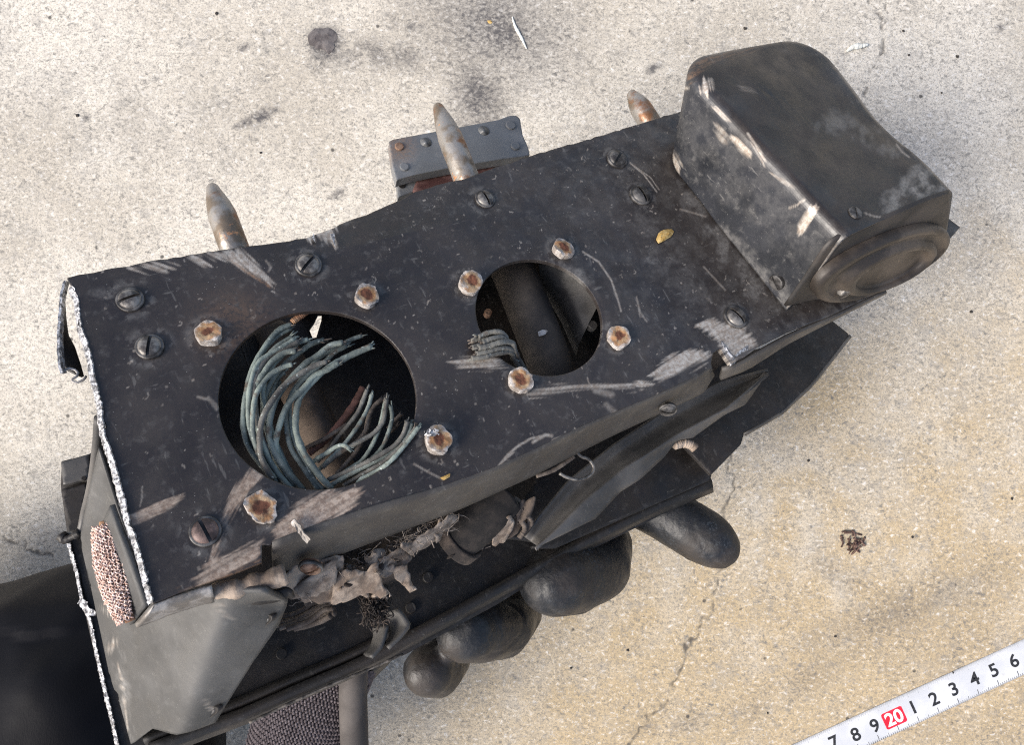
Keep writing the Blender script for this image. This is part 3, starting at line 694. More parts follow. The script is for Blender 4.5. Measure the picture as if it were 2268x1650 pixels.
def rivet(px, r, seed, tall=.2, rag=.06):
    rs = np.random.default_rng(seed); c = L(px); depth = -(M @ c + O)[2]; R_ = r * depth / F; n = 36
    ph = np.linspace(0, 2 * math.pi, n, endpoint=False)
    rim = 1 + rag * .8 * np.sin(ph * 2 + rs.uniform(0, 6)) + rag * .35 * np.sin(ph * 3 + rs.uniform(0, 6)) + rag * .8 * (np.array([float(vnoise(j * .45, seed, 1)) for j in range(n)]) - .5) + rs.normal(0, rag * .18, n); rim[0] = rim[-1]
    V, rad = [], []
    kk = int(rs.integers(5, 8)); o_ = rs.uniform(0, 6); hexr = math.cos(math.pi / kk) / np.cos(((ph + o_) % (2 * math.pi / kk)) - math.pi / kk); rim = rim * (.52 + .5 * hexr)
    for _ in range(2): rim = rim - rs.uniform(.03, .10) * np.exp(-((np.angle(np.exp(1j * (ph - rs.uniform(0, 6.28))))) / .16) ** 2)
    tx, ty = rs.normal(0, .035, 2)
    for k, (f, z, rd) in enumerate([(.97, -.05, 1.25), (1.0, tall * .5, 1.2), (1.0, tall * .98, .95), (.96, tall * 1.0, .85), (.72, tall * 1.0, .70), (.5, tall * .99, .5), (.34, tall * .97, .34), (.15, tall * .96, .1)]):
        for j in range(n):
            rr_ = R_ * (f * (rim[j] if f > .8 else 1 + (rim[j] - 1) * f))
            x, y = rr_ * math.cos(ph[j]), rr_ * math.sin(ph[j])
            V.append(c + [x, y, z + (tx * x + ty * y) / R_ * (z > .1) + (.05 * (float(vnoise(x * 9 + seed, y * 9, 3)) - .5) + .03 * (float(vnoise(x * 22, y * 22 + seed, 5)) - .5)) * (k > 1)]); rad.append(rd)
    Fc = [(i * n + j, i * n + (j + 1) % n, (i + 1) * n + (j + 1) % n, (i + 1) * n + j) for i in range(7) for j in range(n)] + [tuple(7 * n + j for j in range(n))]
    o = mk('rivet', V, Fc, M_RIVET, ROOT, smooth=False, attrs=dict(rad=rad)); o.data.polygons.foreach_set('use_smooth', np.arange(len(Fc)) >= 3 * n); return o
for i, (a, b, r) in enumerate(RIV_PX):
    rivet((a, b), r * .93, 40 + i, (.2, .2, .26, .16, .22, .2, .2, .22)[i], (.06, .07, .11, .13, .07, .07, .06, .06)[i])
sc = c2([(1600, 1065), (1640, 1040), (1690, 1050), (1700, 1080), (1640, 1090)])
o = mk('torn_burr', *loft([LL(sc[:3], .42), LL([sc[0], sc[4], sc[3]], .3)], 8, 4, False, .02), M_RAW, ROOT, False); solid(o, .03)

# ---- curved cover at the right end
def bilin(q, a, b):
    q = np.asarray(q, float); return (q[0] * (1 - a) + q[1] * a) * (1 - b) + (q[3] * (1 - a) + q[2] * a) * b
HBX = 3.0
cb = [L((1742, 688), .06), L((2092, 540), .06), L((1790, 178), .06), L((1452, 322), .06)]        # near-left, near-right, far-right, far-left
ct = [L((1872, 524), HBX), L((2112, 416), HBX), L((1790, 70), HBX - .55), L((1484, 124), HBX - .35)]
def cover():
    rows = []; n = 120
    def outline_(inset, r0):
        # rounded rectangle in (a, b); near corners stay square and overshoot
        pts = []; i = inset
        def arc(cx, cy, rx, ry, t0, t1, k=14):
            for t in np.linspace(t0, t1, k): pts.append((cx + rx * math.cos(t), cy + ry * math.sin(t)))
        W_, H_ = 6.0, 7.2                        # nominal size, only fixes the corner shape
        rx, ry = max(r0 - inset, .05) / W_, max(r0 - inset, .05) / H_
        ia, ib = inset / W_, inset / H_
        pts.append((ia, -.0)); pts += [(ia, t) for t in np.linspace(.03, 1 - ib - ry, 24)[:-1]]
        arc(ia + rx, 1 - ib - ry, rx, ry, math.pi, math.pi / 2)
        arc(1 - ia - rx, 1 - ib - ry, rx, ry, math.pi / 2, 0)
        pts += [(1 - ia, t) for t in np.linspace(1 - ib - ry, .03, 24)[1:]]; pts.append((1 - ia, -.0))
        return resample(pts, n)
    R2 = .36
    lev = [(0.0, t) for t in np.linspace(0, 1 - R2 / HBX, 12)]
    lev += [(R2 * (1 - math.cos(t)), 1 - R2 / HBX + R2 / HBX * math.sin(t)) for t in np.linspace(.12, math.pi / 2, 9)]
    lev += [(R2 + k, 1.0) for k in (.12, .3, .6, 1.0, 1.4, 1.8, 2.15, 2.35, 2.48)]
    V = []
    for inset, t in lev:
        for a, b in outline_(inset, 1.35):
            p0, p1 = bilin(cb, a, b), bilin(ct, a, b); p = p0 * (1 - t) + p1 * t
            if t > .8:
                p[2] -= .15 * math.exp(-((a - 1.0) / .4) ** 2 - ((b - .43) / .22) ** 2)        # dent on the far side
                p[2] -= .10 * math.exp(-((a - .5) / .3) ** 2 - ((b - .5) / .3) ** 2)
                p[2] += .16 * math.exp(-((a - .35) / .3) ** 2 - ((b - .75) / .2) ** 2)
            if a > .9: p[0] -= .05 * math.exp(-((b - .45) / .12) ** 2); 
            p[2] += .05 * (float(vnoise(a * 5, b * 6 + t * 2, 3)) - .5)
            V.append(p)
    k = len(lev)
    Fc = [(i * n + j, (i + 1) * n + j, (i + 1) * n + j + 1, i * n + j + 1) for i in range(k - 1) for j in range(n - 1)]
    # close the middle of the top: join the last loop's two sides
    b0 = (k - 1) * n
    Fc += [(b0 + j, b0 + n - 1 - j, b0 + n - 2 - j, b0 + j + 1) for j in range(n // 2 - 1)]
    V = np.array(V)
    bm = bmesh.new(); vs_ = [bm.verts.new(v) for v in V]
    for f in Fc: bm.faces.new([vs_[i] for i in f])
    bmesh.ops.recalc_face_normals(bm, faces=bm.faces)
    bmesh.ops.subdivide_edges(bm, edges=bm.edges, cuts=3, use_grid_fill=True)
    V = np.array([v.co for v in bm.verts]); bm.verts.index_update(); Fc = [tuple(v.index for v in f.verts) for f in bm.faces]; bm.free()
    px = PX(V); out = dict(bare=np.zeros(len(V)), dust=np.zeros(len(V)), rust=np.zeros(len(V)))
    sd_, _, _ = polysdf(px[:, 0], px[:, 1], np.array(c4([(330, 300), (640, 640), (1000, 1000), (1120, 1180), (1400, 1060), (1740, 900), (1300, 480), (940, 120), (760, 70), (400, 180), (270, 260)])))
    out['film'] = np.clip((14 - sd_ + 40 * (fbm(V[:, 0] * 1.6, V[:, 1] * 1.6, 6) - .5)) / 28, 0, 1)
    marks = [
        (c4([(355, 330), (380, 290), (415, 290), (420, 340), (395, 375), (360, 370)]), (.2, 1), 1.0, 'bare'),
        (c4([(240, 345), (265, 330), (285, 335), (265, 352)]), (1, 0), 1.0, 'bare'),
        (c4([(895, 1100), (930, 1040), (970, 990), (1010, 1000), (985, 1050), (940, 1130), (910, 1140)]), (-.6, 1), .95, 'bare'),
        (c4([(540, 610), (570, 610), (640, 690), (625, 720), (590, 690)]), (1, 1), 1.0, 'bare'),
        (c4([(440, 550), (480, 570), (520, 640), (480, 630)]), (1, 1), .55, 'bare'),
        (c4([(425, 450), (460, 450), (520, 520), (480, 520)]), (1, 1), .5, 'bare'),
        (c4([(640, 640), (680, 670), (720, 740), (715, 775), (680, 700)]), (.6, 1), .75, 'bare'),
        (c4([(760, 810), (830, 840), (880, 885), (820, 860)]), (1, .7), .6, 'bare'),
        (c4([(1050, 1220), (1130, 1175), (1170, 1160), (1110, 1200)]), (1, -.6), .8, 'bare'),
        (c4([(1060, 1260), (1110, 1190), (1125, 1195), (1000, 1380), (860, 1560), (850, 1555)]), (-.7, 1), .55, 'bare'),
        (c4([(175, 620), (200, 650), (260, 770), (235, 790), (190, 700)]), (.5, 1), .8, 'bare'),
        (c4([(1420, 940), (1500, 850), (1560, 760), (1640, 800), (1740, 880), (1700, 930), (1560, 970), (1450, 1040), (1360, 1060)]), (1, -.5), .75, 'dust'),
        (c4([(1000, 560), (1100, 470), (1300, 560), (1460, 700), (1300, 660), (1150, 600)]), (1, .3), .45, 'dust'),
        (c4([(480, 1100), (560, 1170), (830, 1480), (850, 1560), (700, 1420), (500, 1180)]), (1, 1.1), .55, 'dust'),
        (c4([(340, 430), (900, 900), (1120, 1170), (900, 1350), (300, 760), (200, 520)]), (1, 1), .16, 'dust'),
        (c4([(250, 270), (400, 180), (700, 90), (700, 105), (430, 210), (300, 300)]), (1, -.4), .45, 'rust'),
        (c4([(580, 330), (640, 335), (660, 345), (600, 345)]), (1, .1), .5, 'bare'),
    ]
    lines = [(c4([(855, 1005), (900, 985), (940, 955)]), 2, .7), (c4([(1270, 1030), (1330, 1050), (1370, 1055)]), 1.8, .5), (c4([(625, 590), (660, 640), (700, 700)]), 3, .6), (c4([(1450, 650), (1480, 690), (1520, 720)]), 2.2, .5)]
    apply_marks(px, marks, lines, out)
    o = mk('cover', V, Fc, M_BOX, ROOT, attrs=out, label='rounded black cover over the right end, scuffed white along its edge')
    solid(o, .12); return o
CV = cover()
screw((1895, 470), 17, 100, HBX, (M_SCREWB,), SMf, axis=(0, .05, 1), parent=CV, washer=False, lift=.0)
wall_n = np.cross(ct[3] - cb[3], cb[0] - cb[3]); wall_n /= np.linalg.norm(wall_n)
if wall_n[0] > 0: wall_n = -wall_n
def put_screw(px, r, p0, n, xdir_px, mat, parent, mesh=None, lift=0.0):
    p = on_plane(px, p0, n); o = screw(px, r, 0, 0, (mat,), mesh or SMf, axis=n, parent=parent, washer=False)
    q = on_plane((px[0] + xdir_px[0], px[1] + xdir_px[1]), p0, n) - p; z = Vector(n).normalized(); x = (Vector(q) - z * z.dot(Vector(q))).normalized()
    depth = -(M @ p + O)[2]
    o.matrix_local = Matrix.Translation(Vector(p + n * lift) * S) @ Matrix((x, z.cross(x), z)).transposed().to_4x4() @ Matrix.Scale(r * depth / F / .31, 4)
    return o
put_screw(z4([(330, 1050)])[0], 19, cb[0], wall_n, (4, 9), M_SCREWB, CV, lift=.04)

# end cap in the open near end of the cover: recessed plate with an oval dished lens housing
EB = L((1754, 702), .08)
en = np.cross(L((2088, 574), .08) - EB, ct[0] - EB); en /= np.linalg.norm(en)
if (M @ en)[1] > 0: en = -en
def EP(pxs, off): return [on_plane(p, EB, en) + en * off for p in pxs]
capo = z4([(450, 1325), (640, 1060), (860, 730), (960, 640), (1150, 560), (1500, 420), (1850, 260), (2072, 185), (2078, 330), (2060, 480), (2030, 600), (1960, 740), (1850, 840), (1500, 1060), (1130, 1230), (700, 1260)])
M_CAPBACK = m_simple('dark_cap_recess', (.018, .0155, .0135), (.042, .035, .03), 70, .55)
V, Fc = rings([EP(capo, -.22), EP(capo, -.14), EP([(p[0] * .97 + 1950 * .03, p[1] * .97 + 570 * .03) for p in capo], -.11)], 64)
M_CAP = m_simple('brown_cap_metal', (.030, .024, .0195), (.085, .068, .054), 70, .5, .15, .3, 400)
CAP = mk('end_cap', V, Fc, M_CAPBACK, ROOT, label='brown oval dished cap in the open end of the cover')
def blend(a, b, t): return a * (1 - t) + b * t
N_ = 72
def ell(c, a, b, ex):
    t = np.linspace(0, 2 * math.pi, N_, endpoint=False); u = a * np.sign(np.cos(t)) * np.abs(np.cos(t)) ** ex; v = b * np.sign(np.sin(t)) * np.abs(np.sin(t)) ** ex
    return np.array(z4([(c[0] + .909 * p + .416 * q, c[1] - .416 * p + .909 * q) for p, q in zip(u, v)]))
D0, D1 = ell((1345, 850), 722, 218, .92), ell((1415, 880), 372, 124, 1.0); cc_ = D1.mean(0)
lv = [(0, -.12), (0, .10), (.04, .20), (.10, .25), (.24, .26), (.32, .16), (.50, .12), (.58, .18), (.66, .34), (.78, .40), (.90, .36), (.98, .22), (1.02, .14)]
loops = [EP(blend(D0, D1, t), z * .82) for t, z in lv] + [EP(cc_ + (D1 - cc_) * k, z * .82) for k, z in ((.9, .12), (.6, .13), (.25, .14))]
V = np.vstack(loops); k = len(loops)
Fc = [(i * N_ + j, i * N_ + (j + 1) % N_, (i + 1) * N_ + (j + 1) % N_, (i + 1) * N_ + j) for i in range(k - 1) for j in range(N_)] + [tuple((k - 1) * N_ + j for j in range(N_))]
mk('dish', V, Fc, M_CAP, CAP)
put_screw(z4([(955, 1095)])[0], 17, EP([z4([(955, 1095)])[0]], .0)[0], en, (8, -5), M_SCREW, CAP, SM, lift=.20)
jag_ = z4([(1985, 380), (2145, 505), (1930, 670)])
# ---- three guide pins behind the plate
def pin(tip, base, wd_px, h_t, h_b, lab):
    A, B = L(base, h_b), L(tip, h_t); r = wd_px / 2 * (-(M @ B + O)[2]) / F
    A = A + (A - B) * .5
    prof = [(0, r), (.60, r), (.68, r * .98), (.80, r * .82), (.92, r * .55), (.975, r * .42), (.995, r * .30), (1, r * .12)]
    mk('guide_pin', *lathe(A, B, prof, 24), M_PIN, ROOT, label=lab)
pin((468, 409), (520, 552), 62, -1.4, -1.5, 'tapered steel pin nearest the torn left end, brown on one side')
pin((968, 231), (1030, 388), 56, -2.0, -2.0, 'tapered steel pin in front of the grey bracket')
pin((1396, 203), (1442, 275), 48, -1.5, -1.5, 'short tapered pin beside the cover with a copper coloured patch')

# ---- grey bracket behind the plate
HK = -3.6
bk = b1([(290, 560), (340, 535), (800, 450), (1150, 385), (1600, 300), (1750, 245), (1820, 250), (1860, 290), (1890, 480), (1960, 640), (1975, 720), (1900, 740), (1650, 770), (1380, 815), (1000, 880), (600, 960), (420, 1010), (380, 1030), (330, 840), (300, 650)])
def brk_attr(x, y, z):
    px = PX(np.c_[x, y, z]); n = len(x); o = dict(bare=np.zeros(n), dust=np.zeros(n), rust=np.zeros(n))
    c = b1([(420, 640)])[0]; d = np.hypot(px[:, 0] - c[0], px[:, 1] - c[1])
    o['rust'] = .55 * np.clip(1.15 - d / 42, 0, 1); return o
bh = [[tuple(L((p[0] + 6 * math.cos(t), p[1] + 6 * math.sin(t)), HK)) for t in np.linspace(0, 2 * math.pi, 14, endpoint=False)] for p in b1([(730, 570), (1425, 430)])]
BR = sheet('bracket', xy(bk, HK), bh, flat(HK), .05, .35, M_BRKT, ROOT, brk_attr, label='pale grey bracket behind the plate with a rusty screw head')
def disc(name, px, r, h, mat, parent, tall=.06, n=18):
    c = L(px, h); R_ = r * (-(M @ c + O)[2]) / F
    return mk(name, *lathe(c - [0, 0, .05], c + [0, 0, tall], [(0, R_), (.9, R_), (1, R_ * .88)], n), mat, parent, smooth=False)
for p, r, m in (((412, 625), 10, M_RUSTY), ((470, 870), 10, M_BRKT), ((1745, 370), 11, M_BRKT), ((1800, 620), 10, M_BRKT)):
    disc('screw_head', b1([p])[0], r, HK, m, BR)
for p in ((730, 570), (1425, 430)):
    c = b1([p])[0]; cc2 = L(c, HK); rr2 = 13.0 * (-(M @ cc2 + O)[2]) / F
    mk('countersink', *lathe(cc2 + [0, 0, .012], cc2 - [0, 0, .2], [(0, rr2), (.12, rr2 * .8), (1, rr2 * .45)], 20)[:2], M_BRKT, BR)
lk = b1([(380, 1040), (600, 985), (1000, 905), (1380, 835), (1900, 745), (1960, 740), (1940, 790), (1400, 960), (1000, 1060), (600, 1150), (400, 1230)])
sheet('bracket_ledge', xy(lk, HK - .5), [], flat(HK - .5), .08, .25, M_BRKT, ROOT, brk_attr)
gs = b1([(620, 1030), (1000, 940), (1400, 880), (1700, 820), (1700, 900), (1000, 1080), (560, 1180)])
sheet('bracket_gasket', xy(gs, HK - .44), [], flat(HK - .44), .1, .1, m_simple('reddish_gasket', (.08, .03, .025), (.16, .08, .07), 200, .8), ROOT)
disc('bracket_hole', b1([(445, 1085)])[0], 8, HK - .49, M_SLOT, ROOT, .02)

# ---- base tray, inner walls and the grey side panel
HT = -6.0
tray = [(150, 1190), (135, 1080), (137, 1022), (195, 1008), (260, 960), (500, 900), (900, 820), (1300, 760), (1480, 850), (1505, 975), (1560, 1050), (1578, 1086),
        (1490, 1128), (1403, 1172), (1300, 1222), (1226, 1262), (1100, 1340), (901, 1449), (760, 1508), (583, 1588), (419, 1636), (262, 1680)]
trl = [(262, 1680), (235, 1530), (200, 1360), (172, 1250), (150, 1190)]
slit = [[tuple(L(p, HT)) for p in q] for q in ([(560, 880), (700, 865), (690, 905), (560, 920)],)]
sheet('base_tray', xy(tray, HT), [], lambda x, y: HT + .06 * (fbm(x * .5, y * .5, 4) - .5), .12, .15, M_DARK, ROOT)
ragged_strip('torn_edge', [(150, 1190), (158, 1225), (172, 1275), (182, 1330), (200, 1375), (215, 1450), (235, 1540), (250, 1600), (266, 1680)], HT + .02, .02, -.05, 9, amp=.008)
ragged_strip('torn_edge', c5([(390, 945), (420, 970), (440, 1000), (470, 1010)]), HT + .1, .07, -.05, 12, amp=.02)
# raised lips along the front of the tray
lipA = [(330, 1655), (419, 1620), (540, 1575), (660, 1522), (760, 1480), (820, 1452), (900, 1408), (1000, 1355), (1160, 1266), (1300, 1190), (1440, 1120), (1575, 1062)]
lipB = [(p[0] + 1, p[1] + 13) for p in lipA]
o = mk('tray_lip', *loft([LL(lipA, HT + .05), LL(lipA, HT + .55), LL(lipB, HT + .55), LL([(p[0] + 3, p[1] + 24) for p in lipA], HT - .1)], 50, 10, False), M_DARK, ROOT); solid(o, .08)
o = mk('tray_rail', *loft([LL([(p[0] - 14, p[1] - 24) for p in lipA[:7]], HT + .12), LL([(p[0] - 12, p[1] - 14) for p in lipA[:7]], HT + .4), LL([(p[0] - 6, p[1] - 6) for p in lipA[:7]], HT + .12)], 40, 8), M_DARK, ROOT); solid(o, .06)
for p in c8([(400, 480), (310, 640), (1000, 330)]) + c6([(510, 1150)]): disc('rivet_head', p, 12, HT, M_DARK, ROOT, .12)
tb1 = [(135, 1022), (197, 1006), (200, 1062), (140, 1074)]; tb2 = [(135, 1082), (196, 1068), (190, 1175), (150, 1182)]
sheet('tray_tab', jag(xy(tb1, HT + .35), .008, .2), [], flat(HT + .35), .08, .2, M_BLADE, ROOT)
sheet('tray_tab', jag(xy(tb2, HT + .25), .02, .2), [], flat(HT + .25), .08, .2, M_DARK, ROOT)
disc('rivet_head', c5([(408, 355)])[0], 5, HT + .36, M_SLOT, ROOT, .03)
# black rod running down the left end
mk('bent_rod', *tube(catmull(LL(c5([(480, 60, -1.2), (470, 200, -2.2), (445, 380, -3.6), (412, 520, -4.8), (395, 600, -5.2), (370, 625, -5.4), (310, 632, -5.6)])), 40), .10, 10), M_BLADE, ROOT)
mk('frayed_tip', *tube(catmull(LL(c5([(290, 628, -5.4), (320, 650, -5.4), (350, 640, -5.3), (390, 620, -5.2)])), 14), RNG.uniform(.05, .16, 14), 8), M_DARK, ROOT)
gp_t = c5([(490, 100), (420, 600), (540, 620), (740, 900), (1000, 900), (1250, 900), (1395, 950)])
rowsG = [
  LL(c5([(500, 200, -1.5), (640, 640, -.9), (740, 950, -.7), (900, 930, -.9), (1100, 880, -.95), (1290, 880, -1.1), (1400, 930, -1.4)])),
  LL(c5([(470, 330, -2.3), (580, 800, -2.0), (680, 1060, -1.8), (860, 1080, -1.8), (1040, 1050, -1.8), (1220, 1030, -2.1), (1350, 1050, -2.5)])),
  LL(c5([(430, 520, -3.4), (530, 1050, -3.4), (620, 1280, -3.2), (790, 1300, -3.1), (980, 1280, -3.1), (1130, 1270, -3.4), (1220, 1240, -3.8)])),
  LL(c5([(412, 620, -4.4), (465, 900, -4.6), (560, 1350, -4.5), (740, 1450, -4.3), (920, 1430, -4.2), (1060, 1410, -4.5), (1120, 1400, -4.9)])),
  LL(c5([(420, 700, -5.4), (450, 830, -5.6), (545, 1230, -5.6), (655, 1640, -5.7), (760, 1560, -5.6), (870, 1590, -5.6), (1045, 1525, -5.7)]))]
def panel_attr(V):
    px = PX(V); n = len(V); o = dict(bare=np.zeros(n), dust=np.zeros(n), rust=np.zeros(n))
    apply_marks(px, [(c5([(540, 1180), (580, 1130), (585, 1140), (550, 1190)]), (1, -1), .7, 'bare'), (c5([(510, 970), (590, 1010), (600, 1030), (540, 1000)]), (1, .5), .4, 'bare'),
        (c5([(1060, 960), (1080, 960), (1120, 1020), (1110, 1020)]), (1, 1), .3, 'bare'), (c5([(600, 1240), (620, 1400), (650, 1600), (640, 1600)]), (.1, 1), .6, 'dust')],
        [(c5([(590, 1240), (610, 1330), (640, 1560)]), 2, .5), (c5([(1000, 1420), (1020, 1460), (1060, 1450)]), 3, .5)], o); return o
V, Fc = loft(rowsG, 60, 60, False); V = np.array(V)
g0, gu = L(c5([(470, 300)])[0], -2.0), None
g1_, g2_ = L(c5([(660, 1600)])[0], -5.7), L(c5([(1060, 960)])[0], -1.0)
gn = np.cross(g1_ - g0, g2_ - g0); gn /= np.linalg.norm(gn)
if (M @ gn)[2] < 0: gn = -gn
px_ = PX(V)
fd_ = px_[:, 0] - (500 - (px_[:, 1] - 1354) * .345)
dp_ = .5 * .42 * (fd_ / 45 + np.sqrt((fd_ / 45) ** 2 + .12)) * np.clip((px_[:, 1] - 1270) / 60, 0, 1) + .05 * (fbm(px_[:, 0] * .012, px_[:, 1] * .012, 4) - .5)
for i_ in range(len(V)): V[i_] = on_plane(px_[i_], g0 - gn * dp_[i_], gn)
o = mk('side_panel', V, Fc, M_GREY, ROOT, attrs=panel_attr(V), label='pale grey sheet panel closing the left end under the plate'); solid(o, .1)
PANEL = o
def oval(name, pxc, rx, ry, ang, mat, parent):
    k0 = np.argmin(((px_ - np.array(pxc)) ** 2).sum(1)); f = g0 - gn * dp_[k0]
    def lp(k, z): return [on_plane((pxc[0] + k * (rx * math.cos(t) * math.cos(ang) - ry * math.sin(t) * math.sin(ang)), pxc[1] + k * (rx * math.cos(t) * math.sin(ang) + ry * math.sin(t) * math.cos(ang))), f, gn) + gn * z for t in np.linspace(0, 2 * math.pi, 28, endpoint=False)]
    mk(name, *rings([lp(1.05, -.1), lp(1.05, .03), lp(.9, .035), lp(.8, .012)], 36), M_DARK, parent)
    mk('screw_head', *rings([lp(.66, -.05), lp(.66, .02), lp(.5, .03)], 30), M_BLADE, parent)
    mk('screw_slot', *rings([[on_plane((pxc[0] + a, pxc[1] + b), f, gn) + gn * z for a, b in ((-9, 3), (-8, 5), (9, -3), (8, -5))] for z in (.02, .036)], 12), M_SLOT, parent, smooth=False)
for pxc in (c5([(1278, 1050)])[0], c5([(1015, 1495)])[0]):
    oval('screw_recess', pxc, 25, 11, -.45, M_BLADE, PANEL)
# inner walls (back and right end), soot black
bkw = xy([(300, 610), (600, 545)]); 
def wall(name, p, q, h0, h1):
    V, Fc = loft([[(*p, h0), (*q, h0)], [(*p, h1), (*q, h1)]], 8, 6, False); o = mk(name, V, Fc, M_DARK, ROOT); solid(o, .12); return o
HI = -3.3
slits = [[tuple(L(p, HI)[:2]) for p in q] for q in (c2([(835, 205), (855, 215), (850, 270), (815, 385), (790, 390), (765, 330), (800, 280)]), c2([(1075, 258), (1087, 262), (1085, 380), (1070, 385)]))]
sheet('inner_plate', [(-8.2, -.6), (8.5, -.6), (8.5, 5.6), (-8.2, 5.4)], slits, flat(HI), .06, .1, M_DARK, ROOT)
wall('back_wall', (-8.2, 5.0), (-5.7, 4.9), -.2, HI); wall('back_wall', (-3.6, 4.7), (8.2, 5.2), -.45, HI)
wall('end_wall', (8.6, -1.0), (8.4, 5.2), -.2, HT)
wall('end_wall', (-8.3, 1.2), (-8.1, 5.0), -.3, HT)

# ---- tube(s) under the holes
mk('inner_duct', *tube(catmull(LL(c2([(480, 350, -2.6), (640, 650, -2.4), (760, 900, -2.3), (870, 1150, -2.4), (980, 1400, -2.8)])), 40), .5, 20), M_DUCT, ROOT, label='brown dusty tube crossing beneath the large hole')
mk('inner_duct', *tube(catmull(LL(c3([(600, 150, -1.8), (720, 400, -1.5), (840, 700, -1.4), (960, 1000, -1.5), (1080, 1320, -1.9)])), 40), .62, 24), M_TUBE, ROOT, label='thick dark tube crossing beneath the small hole')
mk('inner_bracket', *loft([LL(c3([(930, 300), (1150, 330), (1450, 640)]), -1.3), LL(c3([(940, 420), (1120, 620), (1300, 950)]), -1.9), LL(c3([(1000, 600), (1120, 800), (1250, 1100)]), -3.0)], 20, 12), M_BLADE, ROOT)
disc('rivet_head', c3([(1385, 845)])[0], 11, -1.75, M_BLADE, ROOT, .14)
disc('rivet_head', c3([(480, 735)])[0], 9, -2.4, M_RUSTY, ROOT, .14)
o = mk('inner_bracket', *loft([LL(c2([(255, 400), (330, 300)]), -1.6), LL(c2([(330, 620), (420, 480)]), -2.6)], 8, 8, False), M_GREY, ROOT); solid(o, .05)
pp = c3([(920, 890), (960, 870), (1010, 880), (980, 915), (925, 930)])
mk('paint_fleck', *rings([LL(pp, -.86), LL(pp, -.80)], 16), M_RIVET, ROOT, smooth=False, attrs=dict(rad=np.ones(32)))

# ---- wires: each strand one part, with a frayed end
def wire(px, h, r=.056, mat=M_WIRE, end=True, jit=.0):
    hh = h if isinstance(h, (list, tuple)) else (h, h)
    n = len(px); hs = np.interp(np.linspace(0, 1, n), np.linspace(0, 1, len(hh)), hh)
    P = catmull([L(p, z) for p, z in zip(px, hs)], 46)
    P[:, 2] += jit * (np.array([float(vnoise(t * .35, px[0][0], 2)) for t in range(46)]) - .5)
    rr_ = np.full(46, r) * RNG.uniform(.92, 1.08) * (1 + .06 * RNG.normal(0, 1, 46))
    o = mk('wire', *tube(P, rr_, 8), mat, ROOT)
    if end:
        parts = []; T = P[0] - P[2]; T /= np.linalg.norm(T)
        for k in range(5):
            a = RNG.normal(0, r * .55, 3); b = RNG.normal(0, r * .8, 3)
            parts.append(tube([P[0] - T * .05 + a * .6, P[0] + T * RNG.uniform(.03, .09) + a + b * .5], r * .3, 4))
        mk('frayed_end', *merge(*parts), mat if RNG.random() < .7 else M_WIREB, o)
    return o
GW = [  # first point is the cut end, crop of the large hole
 ([(640, 285), (560, 330), (470, 420), (380, 560), (330, 700), (300, 860), (295, 1000), (330, 1160), (420, 1300), (520, 1440)], (-.25, -.2, -.5)),
 ([(625, 310), (520, 390), (420, 500), (350, 640), (320, 760), (290, 880), (300, 1040), (350, 1190), (440, 1330), (560, 1470)], (-.35, -.25, -.6)),
 ([(650, 370), (540, 440), (440, 540), (370, 660), (330, 800), (320, 960), (360, 1120), (420, 1260)], (-.2, -.15, -.5)),
 ([(660, 395), (560, 450), (470, 500), (400, 570), (350, 700), (330, 850), (335, 1000), (370, 1150), (440, 1290), (530, 1440)], (-.1, -.05, -.5)),
 ([(680, 420), (590, 460), (480, 520), (410, 600), (370, 720), (380, 900), (400, 1040), (450, 1200), (520, 1330), (620, 1480)], (-.15, -.1, -.6)),
 ([(670, 480), (590, 500), (510, 550), (440, 630), (400, 700), (380, 800), (390, 1000), (440, 1180), (520, 1330), (640, 1490)], (0, -.1, -.5)),
 ([(760, 395), (690, 430), (600, 490), (520, 560), (460, 650), (430, 760), (450, 900), (500, 1080), (560, 1250), (660, 1460)], (-.2, -.25, -.7)),
 ([(870, 400), (790, 430), (700, 490), (590, 580), (500, 690), (450, 820), (470, 1000), (520, 1150), (590, 1300), (700, 1480)], (-.4, -.4, -.8)),
 ([(650, 580), (590, 590), (510, 640), (440, 700), (380, 800), (350, 930), (360, 1050), (390, 1170), (430, 1280), (520, 1400)], (.15, .05, -.4)),
 ([(890, 555), (800, 590), (700, 640), (600, 720), (510, 820), (440, 960), (410, 1090), (410, 1210), (440, 1310), (500, 1400)], (.2, .1, -.3)),
 ([(990, 570), (900, 610), (800, 670), (720, 750), (640, 850), (580, 950), (540, 1070), (530, 1180), (570, 1300), (680, 1470)], (.05, -.1, -.6)),
 ([(1210, 440), (1100, 490), (980, 550), (880, 610), (780, 700), (700, 820), (670, 950), (680, 1080), (740, 1220), (850, 1380), (930, 1480)], (.1, -.15, -.5)),
 ([(1010, 420), (920, 450), (820, 510), (720, 590), (600, 720), (520, 850), (480, 1000), (490, 1130), (560, 1280), (650, 1400), (720, 1480)], (-.1, -.2, -.5)),
 ([(1030, 450), (950, 490), (880, 550), (760, 640), (660, 760), (600, 900), (600, 1040), (640, 1180), (720, 1310), (830, 1480)], (-.3, -.4, -.6)),
 ([(1140, 370), (1060, 400), (960, 450), (850, 530), (740, 640), (650, 800), (620, 950), (640, 1110), (720, 1260), (800, 1400), (870, 1480)], (-.5, -.5, -.6)),
 ([(590, 640), (540, 680), (510, 760), (480, 900), (500, 1050), (550, 1200), (630, 1350), (720, 1490)], (-.5, -.6, -.8)),
 ([(560, 700), (500, 800), (470, 950), (490, 1120), (560, 1290), (640, 1420), (700, 1490)], (-.7, -.7, -.8)),
 ([(480, 720), (440, 820), (440, 960), (480, 1100), (520, 1240), (600, 1400), (680, 1490)], (-.7, -.7, -.8)),
]
